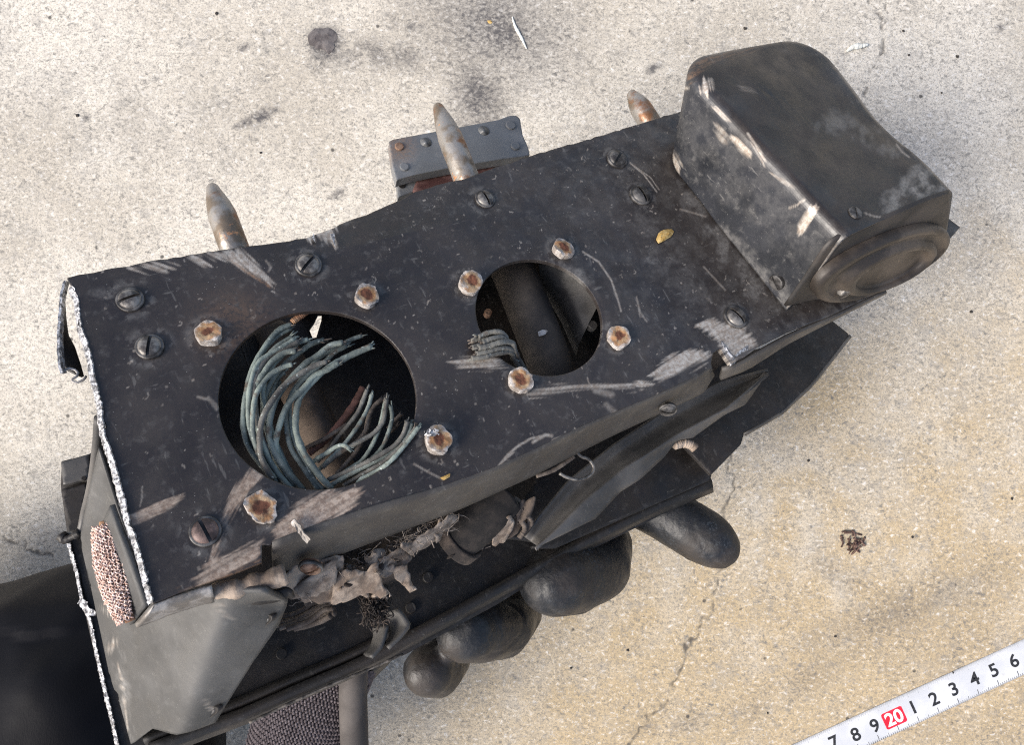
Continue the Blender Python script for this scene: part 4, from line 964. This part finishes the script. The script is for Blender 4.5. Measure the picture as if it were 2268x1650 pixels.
for i, (px, h) in enumerate(GW): wire(c2([(a + RNG.normal(0, 5), b + RNG.normal(0, 5)) for a, b in px]), h, RNG.uniform(.052, .072), (M_WIRE, M_WIRE, M_WIRE2, M_WIRE, M_WIRE3)[i % 5] if i < 13 else M_WIRE2)
for px, h in ((([(745, 200), (690, 240), (640, 275)]), -.22),): wire(c2(px), h, .075, M_COPPER_END, False)
RW = [
 ([(1180, 760), (1150, 840), (1110, 930), (1040, 1020), (980, 1090), (900, 1200), (820, 1280)], (-.4, -.6, -1.1)),
 ([(1215, 790), (1190, 880), (1140, 980), (1080, 1070), (1000, 1170), (900, 1270), (830, 1340)], (-.35, -.5, -1.0)),
 ([(1290, 825), (1230, 880), (1190, 960), (1170, 1050), (1110, 1130), (1010, 1200), (880, 1300)], (-.6, -.7, -1.0)),
 ([(1320, 830), (1310, 920), (1290, 1000), (1230, 1070), (1150, 1120), (1060, 1170), (960, 1230), (860, 1320)], (-.3, -.4, -.9)),
 ([(1350, 880), (1360, 960), (1340, 1050), (1290, 1170), (1210, 1260), (1100, 1320), (960, 1400)], (-.25, -.35, -.8)),
 ([(1310, 850), (1290, 950), (1260, 1060), (1200, 1190), (1130, 1280), (1020, 1350)], (-.45, -.5, -.9)),
 ([(1470, 990), (1440, 1080), (1380, 1160), (1270, 1230), (1140, 1300), (1010, 1360), (900, 1410)], (.05, -.1, -.6)),
 ([(1500, 1005), (1470, 1090), (1400, 1180), (1290, 1250), (1150, 1320), (1000, 1400), (920, 1450)], (0, -.15, -.6)),
 ([(1550, 1030), (1490, 1110), (1410, 1210), (1330, 1290), (1240, 1350), (1130, 1410), (1100, 1470)], (.15, .0, -.5)),
 ([(1530, 1030), (1460, 1130), (1360, 1230), (1250, 1310), (1140, 1370), (1010, 1450)], (.05, -.1, -.6)),
 ([(1440, 1090), (1350, 1190), (1260, 1270), (1120, 1340), (980, 1420)], (-.3, -.4, -.7)),
 ([(1060, 1190), (1010, 1160), (960, 1170), (900, 1210), (830, 1250), (780, 1290)], (-.2, -.4, -.9)),
 ([(1040, 1010), (960, 1060), (880, 1110), (800, 1150), (720, 1190)], (-.8, -.9, -1.2)),
 ([(1200, 960), (1170, 1060), (1110, 1190), (1030, 1290), (960, 1370)], (-.7, -.8, -1.0)),
]
for i, (px, h) in enumerate(RW): wire(c2(px), h, .052, M_WIREB if i in (2, 12, 13) else (M_WIRE3, M_WIRE2, M_WIRE)[i % 3])
wire(c2([(1150, 745), (1100, 840), (1020, 960), (940, 1060), (860, 1140), (760, 1220)]), (-.9, -1.2), .085, m_simple('red_brown_wire', (.09, .04, .028), (.16, .075, .055), 200, .85), False)
for px, h in (([(1420, 940), (1370, 990), (1330, 1040)], -.9), ([(1400, 1010), (1350, 1060)], -1.0)): wire(c2(px), h, .05, M_WIREB)
# small bundle folded out of the small hole
for a, hh in (([(400, 935), (480, 900), (570, 890), (630, 920), (660, 1000), (700, 1100), (760, 1210), (830, 1280)], .16), ([(335, 975), (430, 950), (560, 950), (620, 970), (670, 1060), (740, 1180)], .05),
              ([(435, 985), (520, 950), (600, 940), (660, 980), (710, 1080), (780, 1210)], .2), ([(345, 1030), (450, 1000), (570, 985), (660, 1000), (720, 1100), (790, 1230)], .08),
              ([(400, 1030), (500, 1010), (600, 980), (690, 985), (720, 1060), (760, 1150), (830, 1260)], .2), ([(380, 1080), (480, 1060), (600, 1030), (690, 1050), (740, 1120), (820, 1250)], .1),
              ([(340, 1120), (450, 1110), (570, 1080), (680, 1070), (730, 1140), (800, 1260)], .05)):
    wire(c3(a), (hh + .1, hh + .1, -.1, -.8), .066, M_WIRE3)

# ---- torn wrapping and loose parts in the open front, under the flange
def rag(px, mat, seed, ang=0.0, amp=.16, step=.06, f=1.6, name='torn_wrapping'):
    """pleated scrap of torn tape: sharp folds running along ang (in the plate's own frame)"""
    P3 = LL(px); hf = through(P3); ol = jag(np.array(P3)[:, :2], .032, .11, True, seed); ca_, sa_ = math.cos(ang), math.sin(ang)
    def hh(x, y):
        u, v = x * ca_ + y * sa_, -x * sa_ + y * ca_; u = u + .25 * (fbm(x * 1.2, y * 1.2, seed + 3) - .5)
        r1 = np.abs(2 * vnoise(v * f * 2.2 + seed, u * .45, seed) - 1); r2 = np.abs(2 * vnoise(v * f * 5 + 3, u * 1.1, seed + 4) - 1)
        return hf(x, y) + amp * (1.3 * r1 - .6) + amp * .45 * r2 + amp * .8 * (fbm(u * .9, v * 1.2, seed + 8) - .5)
    return sheet(name, ol, [], hh, step, .04, mat, ROOT)
M_CLOTH3 = m_simple('greyed_torn_tape', (.13, .105, .086), (.32, .27, .225), 200, .9, 0, .8, 600)
A1 = .5
rag(c6([(470, 760, -1.3), (600, 640, -1.2), (860, 600, -1.5), (850, 700, -2.0), (820, 860, -2.5), (700, 870, -2.5), (560, 850, -2.1), (420, 780, -1.5)]), M_CLOTH, 3, -1.0, .13)
rag(c6([(560, 790, -1.7), (700, 700, -1.5), (830, 620, -1.5), (810, 760, -1.9), (640, 850, -2.1)]), M_CLOTH3, 4, .4, .12)
rag(c6([(780, 870, -2.3), (830, 700, -1.9), (980, 690, -1.8), (1040, 640, -1.8), (1070, 740, -2.1), (1125, 840, -2.7), (1030, 825, -2.6), (930, 830, -2.5)]), M_CLOTH, 8, .55, .16)
rag(c6([(950, 600, -1.9), (1080, 560, -2.0), (1100, 640, -2.2), (1060, 720, -2.4), (980, 700, -2.2)]), M_CLOTH3, 13, 1.2, .2)
rag(c6([(1040, 620, -2.0), (1190, 570, -2.2), (1240, 610, -2.4), (1180, 690, -2.6), (1060, 720, -2.5)]), M_CLOTH, 15, .2, .2)
rag(c6([(1090, 660, -2.3), (1200, 660, -2.5), (1260, 790, -3.1), (1220, 810, -3.2), (1130, 740, -2.8)]), M_CLOTH, 17, .9, .18)
rag(c6([(1150, 560, -1.8), (1300, 480, -1.8), (1450, 380, -1.9), (1490, 390, -2.1), (1350, 530, -2.4), (1230, 610, -2.4)]), M_CLOTH3, 19, .5, .18)
rag(c6([(1360, 430, -1.9), (1450, 365, -1.8), (1500, 370, -2.0), (1430, 460, -2.3)]), M_CLOTH, 20, .9, .12)
rag(c6([(850, 590, -2.4), (1000, 540, -2.4), (1200, 470, -2.6), (1230, 620, -3.2), (1100, 780, -3.6), (900, 740, -3.2)]), M_CLOTH2, 23, .3, .3)
rag(c6([(560, 700, -1.9), (860, 560, -2.2), (1250, 420, -2.4), (1330, 520, -3.0), (1100, 760, -3.6), (780, 880, -3.4), (640, 880, -2.8)]), M_CLOTH2, 22, .5, .28)
rag(c6([(900, 560, -2.2), (960, 540, -2.2), (1010, 700, -2.8), (950, 740, -3.0)]), M_CLOTH2, 24, 1.3, .2)
rag(c8([(380, 480, -3.2), (600, 300, -2.6), (900, 100, -2.6), (950, 160, -3.0), (820, 280, -3.6), (560, 330, -3.8), (300, 560, -4.2)]), M_CLOTH2, 29, .4, .25)
rag(c8([(740, 210, -2.6), (830, 150, -2.5), (855, 190, -2.8), (810, 290, -3.3), (730, 310, -3.4)]), M_CLOTH, 31, 1.2, .14)
rag(c8([(560, 300, -3.3), (640, 320, -3.5), (760, 300, -3.4), (700, 330, -3.7), (600, 335, -3.7)]), M_CLOTH3, 33, .2, .1)
rag(c8([(840, 90, -2.5), (960, 60, -2.4), (940, 150, -2.8), (870, 200, -3.0)]), M_CLOTH2, 34, .9, .22)
rag(c8([(-20, 560, -3.0), (60, 540, -3.0), (205, 587, -3.4), (100, 592, -3.6)]), M_CLOTH, 37, .3, .08)
for k in range(44):
    t = RNG.random(); c = np.array(c6([(820 + 560 * t, 760 - 330 * t)])[0]) + RNG.normal(0, 15, 2); r = RNG.uniform(4, 12); a0 = RNG.uniform(0, 6); h = RNG.uniform(-2.6, -1.9)
    rag([(c[0] + r * RNG.uniform(.5, 1.5) * math.cos(a0 + q), c[1] + r * RNG.uniform(.5, 1.3) * math.sin(a0 + q), h + RNG.normal(0, .12)) for q in np.linspace(0, 6.28, 7)[:-1]],
        (M_CLOTH, M_CLOTH3, M_CLOTH2)[k % 3], 60 + k, RNG.uniform(0, 3), .12, .05, 2.2, 'wrapping_scrap')
parts = []
for k in range(150):
    t = RNG.random(); c = np.array(c6([(560 + 900 * t, 800 - 390 * t)])[0]) + RNG.normal(0, 13, 2); p = L(c, RNG.uniform(-2.8, -1.8)); d = RNG.normal(0, .15, 3) * [1.4, .8, .5]
    parts.append(tube(catmull([p - d, p - d * .3 + RNG.normal(0, .05, 3), p + d * .4 + RNG.normal(0, .05, 3), p + d], 7), RNG.uniform(.007, .014), 4))
mk('tape_threads', *merge(*parts), M_CLOTH3, ROOT, kind='stuff')
o = mk('black_pipe_end', *tube(catmull(LL(c8([(560, 270, -3.6), (640, 200, -3.2), (720, 120, -2.9), (800, 40, -2.8)])), 20), .62, 24, False), M_SLOT, ROOT); solid(o, .1)
V, Fc = tube(catmull(LL(c8([(540, 290, -3.75), (590, 250, -3.5)])), 6), .72, 24, False); o = mk('pipe_collar', V, Fc, M_CLOTH2, ROOT); solid(o, .1)
for a, h in (([(480, 990), (600, 960), (700, 900), (760, 870)], -4.0), ([(500, 1005), (640, 960), (720, 900), (790, 880)], -3.9), ([(540, 1010), (660, 970), (740, 910), (800, 900)], -3.8),
             ([(580, 1010), (690, 980), (760, 930), (805, 925)], -3.8), ([(620, 1000), (720, 970), (780, 940)], -3.8), ([(470, 950), (580, 930), (680, 880), (740, 862)], -4.1)):
    wire(c6(a[::-1]), (h + .5, h), .075, M_WIREB, False)
for a in ([(850, 60), (900, 100), (930, 180), (890, 260)], [(870, 100), (920, 150), (945, 190), (900, 250)], [(820, 130), (880, 170), (910, 220), (880, 270)], [(700, 40), (770, 80), (820, 140)], [(620, 120), (560, 190), (520, 240)]):
    wire(c8(a), (-2.8, -3.2), .07, M_WIREB, False)
wire(c7([(560, 985), (610, 1010), (680, 1020), (735, 990), (750, 950), (720, 905), (680, 890), (640, 850)]), (-1.9, -2.1, -1.9), .045, M_SCREW, False)
wire(c7([(430, 1000), (520, 970), (600, 920), (640, 890)]), (-1.9, -1.8), .06, M_WIREB, False)
# worn ridges along the tray
for a_, h_ in (([(520, 1365), (700, 1290), (860, 1220), (1000, 1160), (1050, 1115), (1078, 1060), (1085, 1005)], HT + .35), ([(330, 1530), (600, 1400), (850, 1290), (1000, 1230), (1180, 1150)], HT + .56), ([(-120, 1640), (100, 1560), (330, 1460), (520, 1370)], HT + .45)):
    mk('tray_ridge', *tube(catmull(LL(c6(a_), h_), 60), .035 * RNG.uniform(.7, 1.3, 60), 6), M_RIDGE, ROOT)
# hooked metal tabs
t1 = c6([(1090, 990), (1070, 1060), (1050, 1110), (1000, 1160)]); t2 = c6([(1010, 1000), (1015, 1050), (1000, 1100), (960, 1150)])
o = mk('bent_tab', *loft([LL(t2, -4.6), LL(t1, -4.2)], 12, 5, False), M_BLADE, ROOT); solid(o, .1)
t1 = c6([(1150, 900), (1215, 990), (1160, 1050), (1090, 1110)]); t2 = c6([(1070, 930), (1110, 990), (1100, 1050), (1080, 1105)])
o = mk('bent_tab', *loft([LL(t2, -4.6), LL(t1, -4.2)], 12, 5, False), M_BLADE, ROOT); solid(o, .1)
parts = []
for k in range(320):
    c = c6([(RNG.normal(1025, 32), RNG.normal(895, 42))])[0]; h = RNG.uniform(-4.0, -3.4); p = L(c, h); d = RNG.normal(0, .09, 3) * [.7, 1.3, .5]
    parts.append(tube(catmull([p - d, p - d * .3 + RNG.normal(0, .05, 3), p + d * .4 + RNG.normal(0, .05, 3), p + d], 6), .016, 4))
mk('frayed_fibres', *merge(*parts), M_CLOTH2, ROOT, kind='stuff')
# curved channel blade and dark flaps at the lower right
U = [(1702, 822), (1600, 842), (1480, 905), (1360, 985), (1260, 1065), (1190, 1150), (1165, 1190)]
Mid = [(1700, 826), (1610, 905), (1500, 965), (1390, 1035), (1300, 1110), (1230, 1180), (1195, 1210)]
Lo = c7([(1715, 435), (1600, 600), (1480, 660), (1300, 790), (1270, 780), (1210, 810), (1150, 890), (1010, 1020), (900, 1090), (760, 1240)])
o = mk('channel_blade', *loft([LL(U, -3.2), LL([(a * .6 + c * .4, b * .6 + d * .4) for (a, b), (c, d) in zip(U, Mid)], -3.3), LL([(a * .2 + c * .8, b * .2 + d * .8) for (a, b), (c, d) in zip(U, Mid)], -2.95), LL(Mid, -2.75), LL(Lo, -3.1)], 50, 22), M_BLADE, ROOT, label='dark grey curved channel below the front flange'); solid(o, .1)
wire(c7([(1200, 830), (1250, 815), (1300, 830), (1320, 850)]), (-3.3, -3.3), .13, M_CLOTH, False)
fa = [(1560, 800), (1700, 768), (1837, 706), (1884, 742), (1800, 850), (1730, 915), (1648, 962), (1641, 985), (1575, 1052), (1505, 978), (1480, 1000), (1300, 1120), (1180, 1200), (1100, 1190), (1300, 900)]
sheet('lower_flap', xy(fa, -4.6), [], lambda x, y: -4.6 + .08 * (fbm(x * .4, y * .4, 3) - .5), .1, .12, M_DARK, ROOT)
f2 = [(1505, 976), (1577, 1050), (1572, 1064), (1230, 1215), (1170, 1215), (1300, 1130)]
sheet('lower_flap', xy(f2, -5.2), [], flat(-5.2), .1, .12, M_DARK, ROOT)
fe = [(1884, 742), (1800, 850), (1730, 915), (1648, 962)]
o = mk('flap_edge', *loft([LL(fe, -4.58), LL([(p[0] + 3, p[1] + 4) for p in fe], -4.75)], 16, 3, False), M_BLADE, ROOT); solid(o, .05)
mk('loose_bolt', *tube(catmull(LL(c8([(1010, 290, -5.6), (1040, 300, -5.5)])), 6), .12, 8), M_DARK, ROOT)

# ------------------------------------------------------------------ the person: gloved hand, knit back of the glove, dark trouser leg
PER = empty('person', W((900, 1400), 26), 'person holding the metal housing from below in a black glove, dark trouser leg beside', 'person')
PL = np.array(W((900, 1400), 26))
def capsule_chain(pts):
    """pts: (px, py, depth, radius cm); balls blended along the chain"""
    out = []
    for (a, b) in zip(pts[:-1], pts[1:]):
        A, B = W(a[:2], a[2]), W(b[:2], b[2]); n = max(2, int(np.linalg.norm(B - A) / .22))
        for t in np.linspace(0, 1, n): out.append((A * (1 - t) + B * t, a[3] * (1 - t) + b[3] * t))
    return out
HAND = [
  [(1220, 1060, 26.5, 1.2), (1290, 1130, 27.2, 1.15), (1335, 1212, 26.2, 1.10), (1325, 1258, 24.8, 1.12), (1268, 1276, 23.4, 1.22), (1232, 1284, 22.7, 1.16), (1218, 1290, 22.5, 1.0)],   # middle
  [(1080, 1140, 26.5, 1.2), (1120, 1260, 26.4, 1.1), (1140, 1352, 25.2, 1.0), (1115, 1388, 23.8, 1.02), (1062, 1396, 22.7, 1.04), (1035, 1400, 22.2, .96), (1026, 1402, 22.1, .86)],       # ring
  [(940, 1230, 26.0, 1.1), (965, 1370, 25.4, .95), (990, 1460, 24.4, .82), (968, 1486, 23.0, .84), (950, 1486, 22.4, .80), (942, 1486, 22.3, .7)],       # little
  [(1280, 960, 26.5, 1.2), (1390, 1090, 26.2, 1.08), (1470, 1135, 25.6, .98), (1555, 1188, 25.2, .97), (1575, 1200, 25.1, .92), (1588, 1210, 25.05, .80)],     # fore, stretched out
  [(900, 1250, 25.8, 1.3), (840, 1120, 25.5, 1.2), (860, 1010, 25.2, 1.1), (920, 930, 25.0, 1.0)],           # thumb, behind the tray
  [(1000, 1150, 27.5, 2.0), (860, 1290, 27.5, 2.2), (690, 1480, 27.8, 2.0), (650, 1640, 27.8, 1.7), (630, 1800, 27.8, 1.7)],       # palm and wrist
  [(1180, 1060, 27.5, 1.6), (1020, 1180, 27.5, 1.8), (880, 1280, 27.5, 2.0)], [(960, 1240, 27.3, 1.5), (780, 1390, 27.3, 1.7)],
]
def remeshed(chains, vox, name, mat, parent, origin, disp=None, smooth=6):
    bm = bmesh.new()
    for ch in chains:
        for p, r in capsule_chain(ch):
            bmesh.ops.create_icosphere(bm, subdivisions=2, radius=r * S, matrix=Matrix.Translation(Vector(p - origin) * S))
    me = bpy.data.meshes.new(name); bm.to_mesh(me); bm.free()
    o = bpy.data.objects.new(name, me); COL.objects.link(o)
    m = o.modifiers.new('r', 'REMESH'); m.mode = 'VOXEL'; m.voxel_size = vox * S
    m = o.modifiers.new('s', 'SMOOTH'); m.iterations = smooth; m.factor = .5
    dg = bpy.context.evaluated_depsgraph_get(); me2 = bpy.data.meshes.new_from_object(o.evaluated_get(dg))
    o.modifiers.clear(); o.data = me2; bpy.data.meshes.remove(me); me2.name = name
    V = np.empty(len(me2.vertices) * 3); me2.vertices.foreach_get('co', V); V = V.reshape(-1, 3)
    Nn = np.empty(len(me2.vertices) * 3); me2.vertices.foreach_get('normal', Nn); Nn = Nn.reshape(-1, 3)
    if disp is not None:
        V += Nn * disp(V / S + origin)[:, None] * S; me2.vertices.foreach_set('co', V.ravel()); me2.update()
    me2.polygons.foreach_set('use_smooth', np.ones(len(me2.polygons), bool))
    me2.materials.append(mat); o.parent = parent; return o
def wrink(P):
    u = P[:, 0] * .8 + P[:, 1] * .6 + .9 * P[:, 2]
    return .05 * (fbm(P[:, 0] * 1.2, P[:, 1] * 1.2 + P[:, 2], 3) - .5) - .035 * np.exp(-((np.abs(fbm(u * .8, P[:, 0] * .3, 12, 2) - .5)) / .035) ** 2) + .05 * (np.abs(fbm(P[:, 0] * .9 + P[:, 2] * .5, P[:, 1] * .9, 8) - .5) - .1)
remeshed(HAND, .11, 'gloved_hand', M_GLOVE, PER, PL, wrink, 8)
# knit back of the glove at the heel of the hand: rows of little loops over a cuff
cuff_c = catmull([W((742, 1440), 26.9), W((690, 1560), 26.7), W((660, 1660), 26.7), (W((620, 1820), 26.9))], 30)
V, Fc = tube(cuff_c - PL, np.linspace(1.7, 1.85, 30), 40, False, .75)
KN = mk('glove_cuff', V, Fc, M_KNIT, PER)
ed = catmull([W((785, 1440), 25.4), W((782, 1540), 25.4), W((786, 1680), 25.6)], 20)
mk('cuff_binding', *tube(ed - PL, .48, 14, True), m_simple('grey_binding', (.06, .052, .047), (.10, .088, .08), 60, .85), PER)
Tn = np.gradient(cuff_c, axis=0); Tn /= np.linalg.norm(Tn, axis=1)[:, None]
parts = []; path = catmull(cuff_c, 64); Tp = np.gradient(path, axis=0); Tp /= np.linalg.norm(Tp, axis=1)[:, None]
for i in range(6, 62):
    side_ = np.cross(Tp[i], [0, 0, 1.0]); side_ /= np.linalg.norm(side_); upv = np.cross(side_, Tp[i])
    if upv[2] < 0: upv = -upv
    r = 1.7 + .15 * i / 63
    for a in np.linspace(-1.25, 1.25, 34):
        c = path[i] - PL + side_ * r * math.sin(a) + upv * r * .78 * math.cos(a) - upv * .02
        if i % 2: c = c + side_ * .05
        sd_ = side_ * math.cos(a) - upv * math.sin(a)
        parts.append(tube([c - Tp[i] * .07 - sd_ * .02, c + upv * .035, c + Tp[i] * .07 + sd_ * .02], [.028, .055, .028], 5))
mk('knit_stitches', *merge(*parts), M_KNIT, PER, kind='stuff')
LEG = [[(-420, 1560, 27.5, 4.6), (-60, 1610, 27.5, 5.2), (60, 1640, 27.5, 5.9), (120, 2000, 27.0, 4.8)], [(-60, 1625, 27.5, 5.2), (190, 1548, 27.7, 5.25), (230, 1800, 28, 4.6)]]
def folds(P):
    return .20 * np.sin(P[:, 0] * 1.1 - P[:, 1] * .25 + 2.2 * fbm(P[:, 0] * .25, P[:, 1] * .25, 5)) * (P[:, 1] < -8.5) + .10 * (fbm(P[:, 0] * .5, P[:, 1] * .5, 2) - .5)
remeshed(LEG, .22, 'trouser_leg', M_SATIN, PER, PL, folds, 14)

# ------------------------------------------------------------------ tape measure lying on the floor
c0 = FL(b5([(1045, 915)])[0], .15); ANG = math.radians(24.6)
TM = empty('tape_measure', (c0[0], c0[1], 0), 'white tape measure blade with black numbers and a red 20 on the floor', 'tape measure',
           [[math.cos(ANG), -math.sin(ANG), 0], [math.sin(ANG), math.cos(ANG), 0], [0, 0, 1]])
prof = [(-.76, .02), (-.66, .07), (-.5, .115), (-.42, .12), (.42, .12), (.5, .115), (.66, .07), (.76, .02)]
xs = np.linspace(-9, 14, 60)
V = [(x, y + .0 * x, z) for x in xs for y, z in prof]; k = len(prof)
Fc = [(i * k + j, (i + 1) * k + j, (i + 1) * k + j + 1, i * k + j + 1) for i in range(59) for j in range(k - 1)]
def tapemat():
    m = NT('white_tape_paint'); col = m.mix(m.ramp(m.noise(60, 4), .4, .65), (.50, .515, .54), (.60, .61, .63))
    col = m.mix(m.ramp(m.noise(500, 4), .64, .72), col, (.5, .5, .5)); m.bump(m.noise(300, 3), .1, .0003); return m.done(col, .35)
o = mk('tape_blade', V, Fc, tapemat(), TM); solid(o, .02)
M_INK = m_simple('black_ink', (.012, .012, .013), (.03, .03, .03), 500, .5)
M_INKG = m_simple('grey_ink', (.09, .095, .10), (.2, .205, .21), 500, .6)
M_RED = m_simple('red_print', (.55, .012, .03), (.66, .02, .045), 200, .4)
M_WHT = m_simple('white_print', (.8, .8, .8), (.86, .86, .86), 200, .4)
def text(s, x, y, size, mat, name, z=.125, off=.0):
    cu_ = bpy.data.curves.new(name, 'FONT'); cu_.body = s; cu_.size = size * S; cu_.align_x = 'CENTER'; cu_.align_y = 'CENTER'; cu_.offset = off * S; cu_.extrude = .0006 * S
    t = bpy.data.objects.new('t', cu_); COL.objects.link(t); dg = bpy.context.evaluated_depsgraph_get()
    me = bpy.data.meshes.new_from_object(t.evaluated_get(dg)); bpy.data.objects.remove(t); me.name = name; me.materials.clear(); me.materials.append(mat)
    o = bpy.data.objects.new(name, me); COL.objects.link(o); o.parent = TM; o.location = (x * S, y * S, z * S); return o
PITCH = 1.012 * 1.68
ncm = [(475, 1150, '7'), (680, 1075, '8'), (862, 992, '9'), (1222, 818, '1'), (1420, 738, '2'), (1607, 645, '3'), (1803, 550, '4'), (1985, 467, '5'), (2175, 378, '6')]
ca, sa = math.cos(ANG), math.sin(ANG)
def tl(p):
    q = FL(b5([p])[0], .12) - np.array([c0[0], c0[1], 0]); return q[0] * ca + q[1] * sa, -q[0] * sa + q[1] * ca
for x, y, s in ncm:
    u, v = tl((x, y)); text(s, u, v, .85, M_INK, 'number', off=.018)
u0, v0 = tl((1045, 915))
V, Fc = rings([[(x, y, .121) for x, y in P] for P in ([(-.52, -.34), (-.46, -.39), (.46, -.39), (.52, -.34), (.52, .34), (.46, .39), (-.46, .39), (-.52, .34)],)] , 40)
mk('red_block', V, Fc, M_RED, TM, smooth=False)
text('20', u0 - .005, v0, .84, M_WHT, 'number', .126, .022)
u9, u1 = tl((862, 992))[0], tl((1222, 818))[0]; CM = (tl((2175, 378))[0] - tl((475, 1150))[0]) / 9.0
parts, parts2 = [], []
def bar(x, y0, y1, wd, z=None):
    def zz(y): return float(np.interp(abs(y), [.42, .5, .66, .76], [.12, .115, .07, .02])) + .004
    ys = np.linspace(y0, y1, 4); v = [(x + sx * wd / 2, y, zz(y)) for y in ys for sx in (-1, 1)]
    return v, [(2 * i, 2 * i + 1, 2 * i + 3, 2 * i + 2) for i in range(3)]
for i in range(-70, 130):
    x = i * CM / 10 + u1; big = i % 10 == 0; mid = i % 5 == 0
    parts.append(bar(x, -.75, -.40 if big else (-.53 if mid else -.61), .040 if big else .030))
    parts2.append(bar(x + .012, .75, .56 if mid else .65, .024))
mk('graduation_marks', *merge(*parts), M_INKG, TM, smooth=False, kind='stuff')
mk('upper_graduation_marks', *merge(*parts2), m_simple('faint_ink', (.4, .41, .42), (.55, .56, .57), 500, .6), TM, smooth=False, kind='stuff')

# ------------------------------------------------------------------ litter
def flake(name, pts3, thick, mat, label, cat, group=None, bend=.0, seed=1):
    P = np.asarray(pts3, float); c = P.mean(0); rs = np.random.default_rng(seed)
    n = max(14, len(P)); Q = resample(P, n, True)
    nrm = np.array([0, 0, 1.0])
    mid = c + (Q - c) * .5 + nrm * (thick + bend) + rs.normal(0, thick * .15, Q.shape)
    V, Fc = rings([Q, Q + nrm * thick * .6 + rs.normal(0, thick * .1, Q.shape), mid], n)
    return mk(name, V, Fc, mat, None, smooth=False, label=label, cat=cat, group=group, loc=c)
def toW(l): return M @ np.asarray(l) + O + [0, 0, CAMZ]
M_YEL = m_simple('dry_yellow_leaf', (.42, .26, .07), (.62, .46, .2), 500, .8)
M_CRUMB = m_simple('dark_crumb', (.02, .018, .016), (.07, .06, .055), 400, .9)
M_CLUMP = m_simple('dark_mud', (.075, .066, .066), (.14, .127, .124), 250, .95, 0, .9, 500)
M_PALE = m_simple('pale_fibre', (.62, .62, .56), (.8, .8, .74), 300, .8)
flake('leaf_scrap', [toW(L(p, .04)) for p in c4([(115, 1180), (130, 1140), (165, 1120), (220, 1122), (205, 1160), (160, 1185), (130, 1203)])], .05, M_YEL, 'curled yellow leaf scrap lying on the black plate left of the cover', 'leaf scrap', bend=.04)
flake('paint_chip', [toW(L(p, .03)) for p in c6([(1385, 175), (1420, 160), (1440, 150), (1440, 170), (1405, 190)])], .03, M_YEL, 'small yellow chip stuck on the front edge of the black plate below the sheared rivets', 'paint chip')
flake('yellow_chip', [FL(p, .0) for p in b6([(1655, 155), (1680, 152), (1697, 172), (1680, 180), (1660, 172)])], .05, M_YEL, 'tiny bright yellow chip on the dark stains of the floor', 'chip')
def strip(name, px, r, label, cat, mat):
    P = catmull([FL(p, r * .8) for p in px], 24); c = P.mean(0); rr_ = r * (.35 + np.sin(np.linspace(.15, math.pi - .2, 24))) * (1 + RNG.normal(0, .12, 24))
    return mk(name, *tube(P - c, rr_, 7), mat, None, label=label, cat=cat, loc=None), c
for nm, px, r, lb, ct_ in (('twig', b6([(1845, 125), (1865, 190), (1890, 240), (1915, 285), (1955, 370)]), .055, 'thin white twig on the dark floor stains above the bracket', 'twig'),
                          ('feather_scrap', [(1875, 113), (1890, 103), (1905, 101), (1922, 98)], .10, 'pale yellow and white fluff on the floor above the cover', 'fluff')):
    o, c = strip(nm, px, r, lb, ct_, M_PALE); o.location = Vector(c) * S
cl = b6([(290, 265), (330, 225), (400, 220), (450, 210), (500, 240), (520, 290), (500, 350), (480, 385), (420, 370), (350, 380), (330, 340), (295, 345)])
flake('mud_clump', [FL(p, -.02) for p in jag(cl, 4.2, 8, True, 3)], .09, M_CLUMP, 'flat dark brown mud patch stuck on the floor at upper left of centre', 'mud clump', bend=.04)
c_ = FL((1888, 1200), .03); parts = []
for k_ in range(26):
    a = RNG.normal(0, .26, 3) * [1, .9, .12]; d = RNG.normal(0, .16, 3) * [1, 1, .35]
    parts.append(tube(catmull([a - d + [0, 0, .05], a + RNG.normal(0, .05, 3) * [1, 1, .3] + [0, 0, .08], a + d + [0, 0, .05]], 6), RNG.uniform(.015, .06, 6), 6))
mk('dead_insect', *merge(*parts), m_simple('brown_husk', (.045, .022, .016), (.15, .09, .07), 300, .8), None, label='shrivelled reddish brown scrap lying on the floor at lower right', cat='scrap').location = Vector(c_) * S
crumbs = [(578, 338, 'above the tapered pin nearest the torn end'), (2013, 121, 'nearest the fluff on its right'), (2120, 125, 'between the fluff and the right border'), (2000, 68, 'above the fluff'),
  (1650, 62, 'just above the far end of the cover'), (2085, 205, 'below and right of the fluff'), (172, 255, 'alone in the upper left'), (480, 30, 'at the top border left of the mud'),
  (2240, 1105, 'at the right border level with the fingertips'), (2110, 1490, 'just above the tape near its number 4'), (1850, 1410, 'below the reddish brown scrap'), (1790, 1020, 'right of the dark lower flap'),
  (2020, 1190, 'right of the reddish brown scrap'), (1700, 1580, 'left of the tape near its number 7'), (1265, 1480, 'below the middle fingertip'), (1390, 1440, 'between the fingertips and the long crack'), (2150, 690, 'right of the oval cap')]
for i, (x_, y_, wh) in enumerate(crumbs):
    p = (x_, y_); n = 9; r = RNG.uniform(2.4, 4.6); q = [(p[0] + r * RNG.uniform(.6, 1.2) * math.cos(t), p[1] + r * RNG.uniform(.6, 1.2) * math.sin(t)) for t in np.linspace(0, 2 * math.pi, n, endpoint=False)]
    flake('crumb', [FL(a, -.01) for a in q], RNG.uniform(.04, .09), M_CRUMB, 'tiny dark crumb on the floor ' + wh, 'crumb', 'dark crumbs scattered over the floor', seed=i)
